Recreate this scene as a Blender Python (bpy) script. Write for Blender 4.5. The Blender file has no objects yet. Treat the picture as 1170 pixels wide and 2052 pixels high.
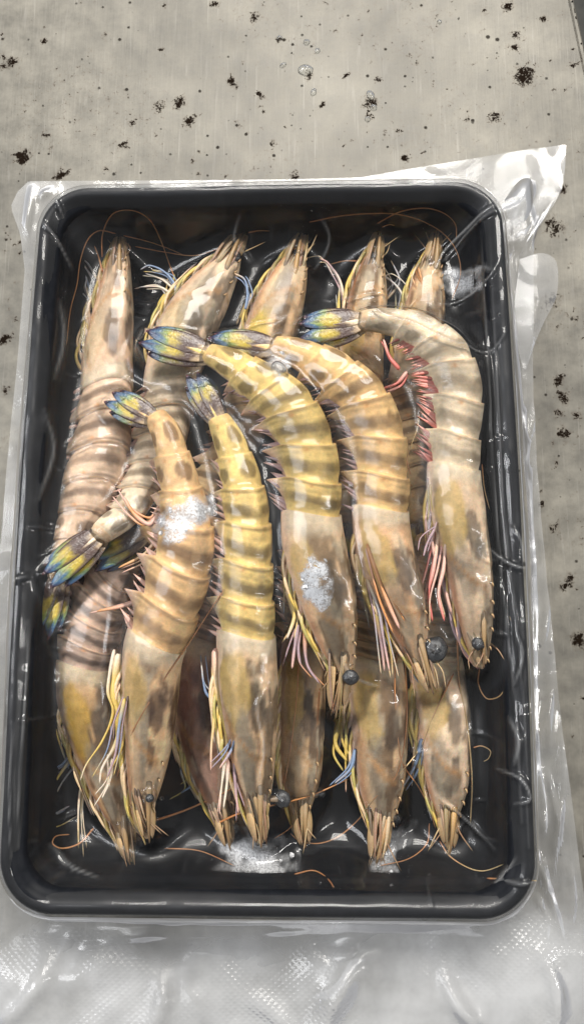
import bpy, math, random
import numpy as np
from mathutils import Vector

# ------------------------------------------------------------------ camera, world, light, exposure
SC = bpy.context.scene
COL = SC.collection
F_PX, CX, CY = 1560.0, 585.0, 1026.0            # focal length and centre in photo pixels (1170 x 2052)
CAM_ROT = (0.17405741, 0.03047266, 0.00109941)
CAM_LOC = (0.01749146, -0.04560177, 0.31037739)
cam_d = bpy.data.cameras.new('camera')
cam = bpy.data.objects.new('camera', cam_d)
COL.objects.link(cam)
cam.location = CAM_LOC
cam.rotation_euler = CAM_ROT
cam_d.sensor_fit = 'VERTICAL'
cam_d.sensor_height = 36.0
cam_d.lens = 36.0 * F_PX / 2052.0
cam_d.clip_start = 0.005
cam_d.clip_end = 60.0
SC.camera = cam

world = bpy.data.worlds.new('World')
SC.world = world
world.use_nodes = True
world.node_tree.nodes['Background'].inputs[0].default_value = (0.98, 0.985, 1.0, 1)
world.node_tree.nodes['Background'].inputs[1].default_value = 0.45


def lamp(name, loc, target, sx, sy, power, color):
    d = bpy.data.lights.new(name, 'AREA')
    d.shape = 'RECTANGLE'
    d.size, d.size_y, d.energy, d.color = sx, sy, power, color
    o = bpy.data.objects.new(name, d)
    COL.objects.link(o)
    o.location = loc
    o.rotation_euler = (Vector(target) - Vector(loc)).to_track_quat('-Z', 'Y').to_euler()
    return o


lamp('ceiling_lamp_far', (0.12, 1.75, 2.2), (0, 0, 0), 1.5, 1.0, 98, (1.0, 0.965, 0.91))
lamp('ceiling_lamp_right', (1.30, -0.05, 1.6), (0, 0, 0), 0.08, 1.3, 13, (1.0, 0.98, 0.95))
lamp('ceiling_lamp_left', (-1.6, 0.3, 2.0), (0, 0, 0), 0.7, 1.6, 46, (0.97, 0.98, 1.0))

SC.view_settings.view_transform = 'Standard'
SC.view_settings.look = 'None'
SC.view_settings.exposure = 0.0
SC.view_settings.gamma = 1.0
SC.view_settings.use_curve_mapping = False
SC.cycles.use_denoising = True
SC.cycles.transparent_max_bounces = 24
SC.cycles.max_bounces = 8
SC.cycles.caustics_reflective = False
SC.cycles.caustics_refractive = False

# ------------------------------------------------------------------ helpers
CAMM = np.array(cam.rotation_euler.to_matrix())
CAMC = np.array(CAM_LOC)
rng = np.random.RandomState(7)
random.seed(7)


def P(x, y, z=0.0):
    """the point at height z that lies on the sight line of photo pixel (x, y)"""
    d = CAMM @ np.array([(x - CX) / F_PX, -(y - CY) / F_PX, -1.0])
    return CAMC + d * ((z - CAMC[2]) / d[2])


def MPP(z):
    return (CAMC[2] - z) / F_PX / 0.985


def lin(r, g, b):
    v = np.array([r, g, b], float) / 255.0
    return np.where(v <= 0.04045, v / 12.92, ((v + 0.055) / 1.055) ** 2.4)


def smooth(a, b, x):
    t = np.clip((x - a) / (b - a), 0, 1)
    return t * t * (3 - 2 * t)


_perm = np.random.RandomState(3).rand(64, 64, 64)


def vnoise(x, y, z):
    x, y, z = (np.asarray(v, float) for v in np.broadcast_arrays(x, y, z))
    xi, yi, zi = np.floor(x).astype(int), np.floor(y).astype(int), np.floor(z).astype(int)
    fx, fy, fz = x - xi, y - yi, z - zi
    fx, fy, fz = (f * f * (3 - 2 * f) for f in (fx, fy, fz))
    r = 0
    for a in (0, 1):
        for b in (0, 1):
            for c in (0, 1):
                w = (fx if a else 1 - fx) * (fy if b else 1 - fy) * (fz if c else 1 - fz)
                r = r + w * _perm[(xi + a) % 64, (yi + b) % 64, (zi + c) % 64]
    return r * 2 - 1


def fnoise(x, y, z, o=3):
    r, a = 0, 1.0
    for k in range(o):
        r = r + a * vnoise(x * 2 ** k + 7.3 * k, y * 2 ** k + 1.7 * k, z * 2 ** k)
        a *= 0.5
    return r / 1.6


def spline(pts, n):
    """Catmull-Rom through rows of pts, n samples evenly spaced by chord length"""
    p = np.asarray(pts, float)
    seg = np.linalg.norm(np.diff(p[:, :2], axis=0), axis=1)
    t = np.concatenate([[0], np.cumsum(seg)])
    q = np.linspace(0, t[-1], n)
    m = np.zeros_like(p)
    m[1:-1] = (p[2:] - p[:-2]) / (t[2:] - t[:-2])[:, None]
    m[0] = (p[1] - p[0]) / seg[0]
    m[-1] = (p[-1] - p[-2]) / seg[-1]
    i = np.clip(np.searchsorted(t, q, 'right') - 1, 0, len(p) - 2)
    h = (t[i + 1] - t[i])[:, None]
    s = ((q - t[i]) / h[:, 0])[:, None]
    return ((2 * s**3 - 3 * s**2 + 1) * p[i] + (s**3 - 2 * s**2 + s) * h * m[i]
            + (-2 * s**3 + 3 * s**2) * p[i + 1] + (s**3 - s**2) * h * m[i + 1])


def mesh_obj(name, verts, faces, mat, parent=None, cols=None, flat=False):
    me = bpy.data.meshes.new(name)
    me.from_pydata([tuple(map(float, v)) for v in verts], [], [tuple(int(i) for i in f) for f in faces])
    me.validate()
    if cols is not None:
        a = me.color_attributes.new('col', 'FLOAT_COLOR', 'POINT')
        c = np.ones((len(verts), 4), np.float32)
        c[:, :cols.shape[1]] = cols
        a.data.foreach_set('color', c.ravel())
    if not flat:
        me.polygons.foreach_set('use_smooth', [True] * len(me.polygons))
    me.materials.append(mat)
    o = bpy.data.objects.new(name, me)
    COL.objects.link(o)
    if parent is not None:
        o.parent = parent
        o.matrix_parent_inverse = parent.matrix_world.inverted()
    return o


def empty(name, loc):
    o = bpy.data.objects.new(name, None)
    o.empty_display_size = 0.01
    COL.objects.link(o)
    o.location = loc
    bpy.context.view_layer.update()
    return o


def tag(o, label=None, cat=None, group=None, kind=None):
    for k, v in (('label', label), ('category', cat), ('group', group), ('kind', kind)):
        if v:
            o[k] = v
    return o


def grid_faces(nu, nv, wrap=False):
    f = []
    m = nv if wrap else nv - 1
    for i in range(nu - 1):
        for j in range(m):
            k = (j + 1) % nv
            f.append((i * nv + j, i * nv + k, (i + 1) * nv + k, (i + 1) * nv + j))
    return f


# ------------------------------------------------------------------ materials
class NT:
    def __init__(self, name):
        self.m = bpy.data.materials.new(name)
        self.m.use_nodes = True
        self.t = self.m.node_tree
        self.t.nodes.clear()
        self.out = self.t.nodes.new('ShaderNodeOutputMaterial')

    def n(self, kind, **kw):
        node = self.t.nodes.new('ShaderNode' + kind)
        ins = kw.pop('ins', {})
        for k, v in kw.items():
            setattr(node, k, v)
        for k, v in ins.items():
            if hasattr(v, 'is_linked') or hasattr(v, 'node'):
                self.t.links.new(v, node.inputs[k])
            else:
                node.inputs[k].default_value = v
        return node

    def math(self, op, a, b=0.5, clamp=False):
        return self.n('Math', operation=op, use_clamp=clamp, ins={0: a, 1: b}).outputs[0]

    def noise(self, scale, detail=3, rough=0.55, vec=None, dist=0.0):
        ins = {'Scale': scale, 'Detail': detail, 'Roughness': rough, 'Distortion': dist}
        if vec is not None:
            ins['Vector'] = vec
        return self.n('TexNoise', ins=ins).outputs['Fac']

    def ramp(self, fac, stops, interp='LINEAR'):
        r = self.n('ValToRGB', ins={'Fac': fac})
        r.color_ramp.interpolation = interp
        e = r.color_ramp.elements
        while len(e) < len(stops):
            e.new(0.5)
        for q, (p, c) in zip(e, stops):
            q.position = p
            q.color = (c, c, c, 1) if not hasattr(c, '__len__') else (*c, 1)
        return r.outputs['Color']

    def mix(self, fac, a, b, blend='MIX'):
        return self.n('MixRGB', blend_type=blend, ins={0: fac, 1: a, 2: b}).outputs[0]

    def obj(self, scale=(1, 1, 1), rot=(0, 0, 0)):
        g = self.n('NewGeometry').outputs['Position']
        return self.n('Mapping', ins={'Vector': g, 'Scale': scale, 'Rotation': rot}).outputs[0]

    def bump(self, h, dist, strength=1.0, normal=None):
        ins = {'Height': h, 'Distance': dist, 'Strength': strength}
        if normal is not None:
            ins['Normal'] = normal
        return self.n('Bump', ins=ins).outputs[0]

    def surf(self, s):
        self.t.links.new(s, self.out.inputs['Surface'])
        return self.m


def mat_shell():
    t = NT('shrimp_shell')
    col = t.n('VertexColor', layer_name='col').outputs['Color']
    pos = t.obj()
    n1 = t.noise(420, 4, 0.6, pos)
    c = t.mix(0.45, col, t.ramp(n1, [(0.3, 0.68), (0.7, 1.3)]), 'MULTIPLY')
    n2 = t.noise(2600, 2, 0.6, pos)
    c = t.mix(0.22, c, t.ramp(n2, [(0.35, 0.65), (0.65, 1.25)]), 'MULTIPLY')
    b = t.bump(t.math('ADD', t.math('MULTIPLY', n1, 0.7), t.math('MULTIPLY', n2, 0.3)), 0.0009, 0.5)
    s = t.n('BsdfPrincipled', ins={'Base Color': c, 'Roughness': 0.55, 'Specular IOR Level': 0.15, 'Normal': b,
                                   'Subsurface Weight': 0.55, 'Subsurface Radius': (1.0, 0.6, 0.35),
                                   'Subsurface Scale': 0.0008})
    return t.surf(s.outputs[0])


def mat_fan():
    t = NT('tail_fan')
    col = t.n('VertexColor', layer_name='col').outputs['Color']
    n1 = t.noise(900, 3, 0.6, t.obj())
    c = t.mix(0.5, col, t.ramp(n1, [(0.3, 0.55), (0.7, 1.3)]), 'MULTIPLY')
    s = t.n('BsdfPrincipled', ins={'Base Color': c, 'Roughness': 0.25, 'Specular IOR Level': 0.6,
                                   'Normal': t.bump(n1, 0.0006, 0.5)})
    return t.surf(s.outputs[0])


def mat_limb():
    t = NT('limb')
    col = t.n('VertexColor', layer_name='col').outputs['Color']
    n1 = t.noise(1500, 2, 0.6, t.obj())
    c = t.mix(0.4, col, t.ramp(n1, [(0.3, 0.65), (0.7, 1.2)]), 'MULTIPLY')
    p = t.n('BsdfPrincipled', ins={'Base Color': c, 'Roughness': 0.4, 'Subsurface Weight': 0.15,
                                   'Subsurface Scale': 0.001})
    return t.surf(p.outputs[0])


def mat_eye():
    t = NT('eye')
    n1 = t.noise(2600, 3, 0.7, t.obj())
    c = t.ramp(n1, [(0.3, (0.010, 0.010, 0.011)), (0.75, (0.050, 0.052, 0.054))])
    p = t.n('BsdfPrincipled', ins={'Base Color': c, 'Roughness': 0.14, 'Normal': t.bump(n1, 0.0005, 0.3)})
    return t.surf(p.outputs[0])


def mat_tray():
    t = NT('black_plastic')
    n1 = t.noise(260, 3, 0.6, t.obj())
    c = t.ramp(n1, [(0.3, (0.006, 0.007, 0.009)), (0.75, (0.011, 0.012, 0.015))])
    r = t.ramp(n1, [(0.3, 0.32), (0.8, 0.46)])
    p = t.n('BsdfPrincipled', ins={'Base Color': c, 'Roughness': r, 'Specular IOR Level': 0.06,
                                   'Normal': t.bump(t.noise(90, 2, 0.5, t.obj()), 0.001, 0.3)})
    return t.surf(p.outputs[0])


def mat_film(name, haze, emboss=0.0, rough=0.06, wr=1.0, fold=False, fade=False):
    """clear plastic film: see-through, a little milky, glossy; wrinkles in the relief"""
    t = NT(name)
    pos = t.obj()
    w1 = t.noise(45, 1, 0.5, pos, 0.4)
    w2 = t.noise(210, 2, 0.5, pos, 0.2)
    h = t.math('ADD', t.math('MULTIPLY', w1, 1.0), t.math('MULTIPLY', w2, 0.02))
    nrm = t.bump(h, 0.0022 * wr, 1.0)
    if emboss:
        wa = t.n('TexWave', ins={'Vector': t.obj(rot=(0, 0, math.radians(52))), 'Scale': 190.0}).outputs['Fac']
        wb = t.n('TexWave', ins={'Vector': t.obj(rot=(0, 0, math.radians(-52))), 'Scale': 190.0}).outputs['Fac']
        nrm = t.bump(t.math('MULTIPLY', t.math('MULTIPLY', wa, wb), t.ramp(t.noise(20, 2, 0.5, pos), [(0.42, 0.05), (0.62, 1.0)])), 0.0003, emboss, nrm)
    fres = t.n('Fresnel', ins={'IOR': 1.45, 'Normal': nrm}).outputs[0]
    hz = t.ramp(t.noise(38, 4, 0.6, pos), [(0.3, max(haze * 0.6, 0)), (0.7, min(haze * 1.35, 1))])
    if fold:                                     # pleats glossier, with white reflection streaks painted into the film haze
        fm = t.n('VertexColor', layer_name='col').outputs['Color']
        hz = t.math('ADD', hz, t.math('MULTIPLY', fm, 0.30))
    dif = t.n('BsdfDiffuse', ins={'Color': (0.74, 0.745, 0.75, 1), 'Normal': nrm}).outputs[0]
    trl = t.n('BsdfTranslucent', ins={'Color': (0.86, 0.87, 0.88, 1), 'Normal': nrm}).outputs[0]
    milk = t.n('MixShader', ins={0: 0.35, 1: dif, 2: trl}).outputs[0]
    clear = t.n('BsdfTransparent', ins={'Color': (0.97, 0.975, 0.98, 1)}).outputs[0]
    base = t.n('MixShader', ins={0: hz, 1: clear, 2: milk}).outputs[0]
    ga = t.n('BsdfGlossy', ins={'Color': (0.65, 0.65, 0.66, 1), 'Roughness': 0.36, 'Normal': nrm}).outputs[0]
    gb = t.n('BsdfGlossy', ins={'Color': (1, 1, 1, 1), 'Roughness': rough, 'Normal': nrm}).outputs[0]
    sharp = t.ramp(t.noise(26, 3, 0.6, pos), [(0.42, 0.12), (0.62, 0.7)])
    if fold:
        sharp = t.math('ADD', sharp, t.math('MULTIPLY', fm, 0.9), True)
    glo = t.n('MixShader', ins={0: sharp, 1: ga, 2: gb}).outputs[0]
    sh = t.n('MixShader', ins={0: fres, 1: base, 2: glo}).outputs[0]
    if fade:                                     # the loose end clings flat and clear beside the tray, clouds where it is crumpled
        sh = t.n('MixShader', ins={0: t.n('VertexColor', layer_name='col').outputs['Color'], 1: clear, 2: sh}).outputs[0]
    return t.surf(sh)


def mat_drop():
    t = NT('water')
    fr = t.n('Fresnel', ins={'IOR': 1.33}).outputs[0]
    a = t.n('BsdfTransparent', ins={'Color': (0.93, 0.94, 0.94, 1)}).outputs[0]
    b = t.n('BsdfGlossy', ins={'Roughness': 0.04}).outputs[0]
    return t.surf(t.n('MixShader', ins={0: fr, 1: a, 2: b}).outputs[0])


def mat_ice():
    t = NT('frost_ice')
    pos = t.obj()
    edge = t.n('VertexColor', layer_name='col').outputs['Color']
    n1 = t.noise(1300, 5, 0.7, pos)
    v = t.n('TexVoronoi', feature='DISTANCE_TO_EDGE', ins={'Vector': pos, 'Scale': 330.0}).outputs['Distance']
    a = t.math('MULTIPLY', t.math('MULTIPLY', edge, 1.7), t.ramp(n1, [(0.40, 0.30), (0.60, 1.0)]), True)
    dif = t.n('BsdfPrincipled', ins={'Base Color': (0.9, 0.9, 0.91, 1), 'Roughness': 0.25,
                                     'Normal': t.bump(t.math('ADD', n1, v), 0.0006, 0.6)}).outputs[0]
    clear = t.n('BsdfTransparent', ins={'Color': (1, 1, 1, 1)}).outputs[0]
    return t.surf(t.n('MixShader', ins={0: a, 1: clear, 2: dif}).outputs[0])


def mat_steel():
    t = NT('worn_steel')
    dirt = t.n('VertexColor', layer_name='col').outputs['Color']
    pos = t.obj()
    big = t.noise(14, 4, 0.6, pos)
    mid = t.noise(110, 4, 0.65, pos)
    s1 = t.noise(1.0, 3, 0.6, t.obj((950, 26, 1), (0, 0, math.radians(6))))
    s2 = t.noise(1.0, 2, 0.6, t.obj((520, 45, 1), (0, 0, math.radians(-38))))
    scr = t.ramp(s1, [(0.60, 0.0), (0.80, 1.0)])
    scr2 = t.ramp(s2, [(0.62, 0.0), (0.8, 1.0)])
    base = t.ramp(big, [(0.3, lin(82, 79, 72)), (0.72, lin(119, 115, 105))])
    base = t.mix(0.9, base, t.ramp(mid, [(0.3, 0.60), (0.7, 1.26)]), 'MULTIPLY')
    base = t.mix(t.math('MULTIPLY', t.math('MULTIPLY', scr, big), 0.5), base, (*lin(168, 165, 158), 1))
    base = t.mix(t.math('MULTIPLY', t.math('MULTIPLY', scr2, big), 0.3), base, (*lin(164, 160, 154), 1))
    # pits and rust: fine speckle where the surface is worn
    p1 = t.noise(430, 6, 0.75, pos, 0.8)
    p2 = t.noise(1500, 3, 0.6, pos)
    pn = t.math('ADD', t.math('MULTIPLY', p1, 0.75), t.math('MULTIPLY', p2, 0.25))
    thr = t.math('SUBTRACT', 0.675, t.math('MULTIPLY', dirt, 0.27))
    pit = t.n('MapRange', ins={0: t.math('SUBTRACT', pn, thr), 1: 0.0, 2: 0.035, 3: 0.0, 4: 1.0}).outputs[0]
    halo = t.n('MapRange', ins={0: t.math('SUBTRACT', pn, thr), 1: -0.09, 2: 0.03, 3: 0.0, 4: 0.5}).outputs[0]
    vo = t.n('TexVoronoi', ins={'Vector': pos, 'Scale': 240.0})
    rnd = t.n('SeparateColor', ins={0: vo.outputs['Color']}).outputs[0]
    rad_ = t.math('MULTIPLY', t.math('SUBTRACT', rnd, 0.72, True), t.math('ADD', t.math('MULTIPLY', big, 1.3), -0.1))
    dot = t.n('MapRange', ins={0: t.math('SUBTRACT', rad_, vo.outputs['Distance']), 1: -0.06, 2: 0.04, 3: 0.0, 4: 0.85}).outputs[0]
    pit = t.math('MAXIMUM', pit, dot)
    base = t.mix(halo, base, (*lin(80, 66, 50), 1))
    base = t.mix(pit, base, (*lin(26, 20, 15), 1))
    rough = t.math('ADD', t.math('MULTIPLY', mid, 0.26), 0.36)
    metal = t.math('MULTIPLY', t.math('SUBTRACT', 1.0, pit), 0.30)
    h = t.math('ADD', t.math('MULTIPLY', s1, 0.12), t.math('ADD', t.math('MULTIPLY', s2, 0.15), t.math('MULTIPLY', pit, -1.2)))
    p = t.n('BsdfPrincipled', ins={'Base Color': base, 'Metallic': metal, 'Roughness': t.math('ADD', rough, t.math('MULTIPLY', pit, 0.4), True),
                                   'Specular IOR Level': t.math('MULTIPLY', t.math('SUBTRACT', 1.0, pit), 0.5),
                                   'Normal': t.bump(h, 0.0006, 0.5)})
    return t.surf(p.outputs[0])


def mat_plain(name, c0, c1, rough=0.7, scale=30):
    t = NT(name)
    n1 = t.noise(scale, 4, 0.6, t.obj())
    p = t.n('BsdfPrincipled', ins={'Base Color': t.ramp(n1, [(0.3, c0), (0.7, c1)]), 'Roughness': rough,
                                   'Normal': t.bump(n1, 0.001, 0.3)})
    return t.surf(p.outputs[0])


M_SHELL, M_FAN, M_LIMB, M_EYE, M_TRAY = mat_shell(), mat_fan(), mat_limb(), mat_eye(), mat_tray()
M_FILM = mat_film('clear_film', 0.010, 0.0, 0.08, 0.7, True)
M_SKIRT = mat_film('bag_film', 0.22, 0.05, 0.10, 1.3)
M_FLAP = mat_film('bag_flap_film', 0.46, 0.35, 0.12, 1.4, False, True)
M_DROP = mat_drop()
M_ICE, M_STEEL = mat_ice(), mat_steel()
M_FLOOR = mat_plain('dark_floor', (0.02, 0.02, 0.018), (0.05, 0.048, 0.04))

# ------------------------------------------------------------------ the setting: steel table top and the floor below
e0, e1 = P(1138, -40, 0), P(1176, 140, 0)
ed = (e1 - e0) / np.linalg.norm(e1 - e0)


def build_table():
    nx, ny = 250, 400
    xs = np.concatenate([np.linspace(-0.9, -0.18, 14), np.linspace(-0.17, 0.20, nx), np.linspace(0.21, 0.6, 10)])
    ys = np.concatenate([np.linspace(-0.9, -0.28, 14), np.linspace(-0.27, 0.27, ny), np.linspace(0.28, 0.6, 8)])
    nx, ny = len(xs), len(ys)
    X, Y = np.meshgrid(xs, ys, indexing='ij')
    D = np.zeros_like(X)
    blobs = [(22, 125, 17, 1), (8, 112, 8, .8), (45, 315, 15, 1), (360, 205, 13, 1), (465, 165, 14, .95), (380, 243, 14, .9), (520, 190, 9, 1),
             (545, 290, 8, .8), (125, 161, 6, .9), (88, 82, 6, .9), (320, 215, 14, .7), (510, 35, 13, .8), (430, 8, 10, .8), (1030, 95, 11, .9),
             (1034, 70, 10, .8), (1050, 152, 20, .95), (1018, 12, 11, .95), (1090, 38, 8, .9), (990, 235, 12, .85), (935, 240, 7, .8), (812, 316, 7, 1),
             (770, 268, 6, 1), (758, 160, 7, .9), (742, 205, 15, .8), (742, 232, 9, .9), (620, 152, 11, .9), (692, 152, 9, .8), (645, 210, 8, .8), (1108, 180, 5, .9),
             (1127, 380, 9, .9), (1110, 455, 18, .75), (1108, 470, 8, .9), (1150, 640, 9, .8), (1105, 600, 14, .7), (1120, 760, 11, .9), (1128, 795, 12, .8), (1145, 525, 5, .9),
             (1118, 830, 10, .9), (1128, 868, 12, .9), (1155, 835, 9, .8), (1115, 925, 7, .8), (1140, 1165, 12, .9), (1128, 1175, 8, .9), (1158, 1282, 12, 1), (1165, 1400, 5, .9),
             (15, 470, 9, .7), (32, 640, 7, .8), (8, 680, 16, .95), (30, 492, 5, 1), (92, 270, 9, .8), (100, 298, 6, .7), (122, 352, 12, 1), (250, 290, 10, .8),
             (12, 780, 8, .8), (400, 350, 7, .7), (590, 352, 10, .8), (270, 243, 10, .8), (560, 80, 7, .8), (330, 12, 7, .8), (670, 60, 7, .6), (970, 22, 9, .6),
             (880, 45, 5, .5), (1150, 130, 9, .9), (800, 262, 8, .7), (1085, 1010, 7, .8), (1110, 1060, 8, .8), (480, 250, 9, .6), (540, 320, 8, .5), (210, 70, 8, .5)]
    pts = [(P(x, y, 0), s, a) for x, y, s, a in blobs]
    r2 = np.random.RandomState(5)
    for k in range(1300):
        pts.append((np.array([r2.uniform(-0.17, 0.2), r2.uniform(-0.27, 0.27), 0]), r2.uniform(1.5, 4.5), r2.uniform(0.3, 1.0)))
    for p, s, a in pts:
        r = s * 0.00020
        an = r2.uniform(0, math.pi)
        st = r2.uniform(0.45, 1.0)
        xr, yr = (X - p[0]) * math.cos(an) + (Y - p[1]) * math.sin(an), -(X - p[0]) * math.sin(an) + (Y - p[1]) * math.cos(an)
        D = np.maximum(D, 1.06 * a * np.exp(-(xr**2 + (yr / st)**2) / (2.4 * r * r)))
    D = np.maximum(D, 0.22 * smooth(-0.1, 0.5, fnoise(X * 30, Y * 30, 0.3)))
    # the right edge of the table follows the slanting cut in the upper right corner
    side = (X - e0[0]) * ed[1] - (Y - e0[1]) * ed[0]
    side = side if side[0, 0] < 0 else -side
    over = np.clip(side, 0, None)
    en = np.array([ed[1], -ed[0]])
    en = en if en[0] > 0 else -en
    X2 = X - over * en[0]
    Y2 = Y - over * en[1]
    V = np.stack([X2, Y2, np.zeros_like(X)], -1).reshape(-1, 3)
    o = mesh_obj('table_top', V, grid_faces(nx, ny), M_STEEL, None, np.repeat(D.reshape(-1, 1), 3, 1))
    o.data.flip_normals()
    tag(o, kind='structure')
    # table edge fold under the right border
    a, b = e0 - ed * 0.36, e0 + ed * 1.1
    n = np.array([ed[1], -ed[0], 0])
    n = n if n[0] > 0 else -n
    vs, fs = [], []
    prof = [(-0.002, 0.0002), (0.0006, -0.0004), (0.0012, -0.0015), (0.0012, -0.03), (-0.02, -0.03)]
    for q in (a, b):
        for d, z in prof:
            vs.append(q + n * d + np.array([0, 0, z]))
    for k in range(len(prof) - 1):
        fs.append((k, k + 1, len(prof) + k + 1, len(prof) + k))
    e = mesh_obj('table_edge', vs, fs, M_STEEL, o, np.full((len(vs), 3), 0.4))
    f = mesh_obj('floor', [(-3, -3, -0.85), (3, -3, -0.85), (3, 3, -0.85), (-3, 3, -0.85)], [(0, 1, 2, 3)], M_FLOOR, None, None, True)
    tag(f, kind='structure')


build_table()

# ------------------------------------------------------------------ black tray
TW, TL, TR, ZR = 0.18, 0.267, 0.019, 0.034


def rrect(inset, n_side=40, n_cor=14, bow=0.0012):
    """closed outline of the tray at a given inset, corners rounded, long sides bowed a little"""
    w, l = TW / 2 - inset, TL / 2 - inset
    r = max(TR - inset * 0.75, 0.004)
    pts = []
    cor = [(w - r, l - r, 0), (-w + r, l - r, 90), (-w + r, -l + r, 180), (w - r, -l + r, 270)]
    for k, (cx, cy, a0) in enumerate(cor):
        for j in range(n_cor):
            a = math.radians(a0 + 90 * j / (n_cor - 1))
            pts.append((cx + r * math.cos(a), cy + r * math.sin(a)))
        nx_, ny_, a1 = cor[(k + 1) % 4]
        a = math.radians(a1)
        q = (nx_ + r * math.cos(a), ny_ + r * math.sin(a))
        p = pts[-1]
        for j in range(1, n_side):
            s = j / n_side
            x, y = p[0] + (q[0] - p[0]) * s, p[1] + (q[1] - p[1]) * s
            b = bow * math.sin(math.pi * s)
            if k in (1, 3):
                x += b * math.copysign(1, x)
            pts.append((x, y))
    return np.array(pts)


def sweep(name, prof, mat, parent, close_floor=False):
    V, n = [], None
    for ins, z in prof:
        c = rrect(ins)
        n = len(c)
        wob = 0.00025 * np.array([math.sin(p[1] * 90) + math.sin(p[0] * 70 + 1) for p in c])
        V.append(np.column_stack([c, z + wob * (z > 0.02)]))
    F = grid_faces(len(prof), n, True)
    V = np.concatenate(V)
    if close_floor:
        F.append(tuple(range((len(prof) - 1) * n, len(prof) * n)))
    return mesh_obj(name, V, F, mat, parent)


tray = empty('food_tray', (0, 0, 0.001))
tag(tray, 'black plastic tray with rounded corners holding all the shrimp', 'tray')
sweep('rim', [(0.0012, 0.0285), (0.0002, 0.0290), (0.0, 0.0310), (0.0003, 0.0328), (0.0012, 0.0338), (0.0024, 0.0341), (0.0038, 0.0339), (0.0048, 0.0334),
              (0.0056, 0.0327), (0.0064, 0.0321), (0.0072, 0.0316), (0.0078, 0.0309), (0.0082, 0.0296)], M_TRAY, tray)
sweep('inner_wall', [(0.0082, 0.0296), (0.0086, 0.0270), (0.0092, 0.0258), (0.0100, 0.0252), (0.0106, 0.0244), (0.0111, 0.0228), (0.0128, 0.0130),
                     (0.0138, 0.0070), (0.0147, 0.0050), (0.0163, 0.0041), (0.0185, 0.0038)], M_TRAY, tray)
sweep('floor_panel', [(0.0185, 0.0038), (0.0200, 0.0040), (0.0215, 0.0046), (0.0230, 0.0047)], M_TRAY, tray, True)
sweep('outer_wall', [(0.0050, 0.0300), (0.0062, 0.0270), (0.0095, 0.0060), (0.0115, 0.0022), (0.0150, 0.0012)], M_TRAY, tray, True)


def lump(name, c, rx, ry, rz, mat, parent, cols=None, nu=8, nv=14, rot=0.0, jit=0.0, seed=0):
    V, r = [], np.random.RandomState(seed)
    for i in range(nu + 1):
        a = math.pi * i / nu
        for j in range(nv):
            b = 2 * math.pi * j / nv
            k = 1 + jit * vnoise(2 * math.cos(b) + seed, 2 * math.sin(b), 2 * math.cos(a))
            x, y, z = rx * math.sin(a) * math.cos(b) * k, ry * math.sin(a) * math.sin(b) * k, rz * math.cos(a) * k
            V.append((c[0] + x * math.cos(rot) - y * math.sin(rot), c[1] + x * math.sin(rot) + y * math.cos(rot), c[2] + z))
    return mesh_obj(name, V, grid_faces(nu + 1, nv, True), mat, parent, cols)


for k in range(9):       # moulded ribs along the foot of the near wall
    x = 212 + k * 36 if k < 5 else 600 + (k - 5) * 90
    c = P(x, 1779, 0.0085)
    lump('rib', c, 0.0012 if k < 5 else 0.005, 0.0011, 0.0026, M_TRAY, tray, None, 6, 10)

# ------------------------------------------------------------------ shrimp
HEIGHT_PTS = []           # points the film is stretched over
C_ = dict(yel=lin(196, 168, 88), blue=lin(112, 130, 156), pink=lin(204, 164, 148), red=lin(184, 100, 90), tan=lin(205, 178, 140), white=lin(208, 194, 174),
          orange=lin(196, 138, 84), brown=lin(120, 92, 68), mauve=lin(154, 130, 134), grey=lin(150, 148, 150), olive=lin(168, 156, 92))


def tube(name, pts, r0, r1, c, parent, mat=None, n=None, sides=7, kn=0.0, col_stops=None):
    """tapered tube through 3-D points; col_stops = colours along its length; kn = swelling at the joints"""
    p = np.asarray(pts, float)
    n = n or max(8, len(p) * 7)
    q = spline(p, n)
    tg = np.gradient(q, axis=0)
    tg /= np.linalg.norm(tg, axis=1)[:, None] + 1e-12
    up = np.array([0, 0, 1.0])
    sd = np.cross(tg, up)
    sd /= np.linalg.norm(sd, axis=1)[:, None] + 1e-9
    u2 = np.cross(sd, tg)
    t = np.linspace(0, 1, n)
    rad = r0 + (r1 - r0) * t
    if kn:
        rad = rad * (1 + kn * np.abs(np.sin(t * math.pi * (len(p) - 1))))
    rad[0] *= 0.6
    rad[-1] *= 0.3
    V = []
    for j in range(sides):
        a = 2 * math.pi * j / sides
        V.append(q + (sd * math.cos(a) + u2 * math.sin(a)) * rad[:, None])
    V = np.stack(V, 1).reshape(-1, 3)
    st = np.array(col_stops if col_stops is not None else [c, c])
    tt = np.linspace(0, 1, len(st))
    cc = np.stack([np.interp(t, tt, st[:, k]) for k in range(3)], 1)
    F = grid_faces(n, sides, True)
    F.append(tuple(range(sides - 1, -1, -1)))
    F.append(tuple((n - 1) * sides + k for k in range(sides)))
    return mesh_obj(name, V, F, mat or M_LIMB, parent, np.repeat(cc, sides, 0))


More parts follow.
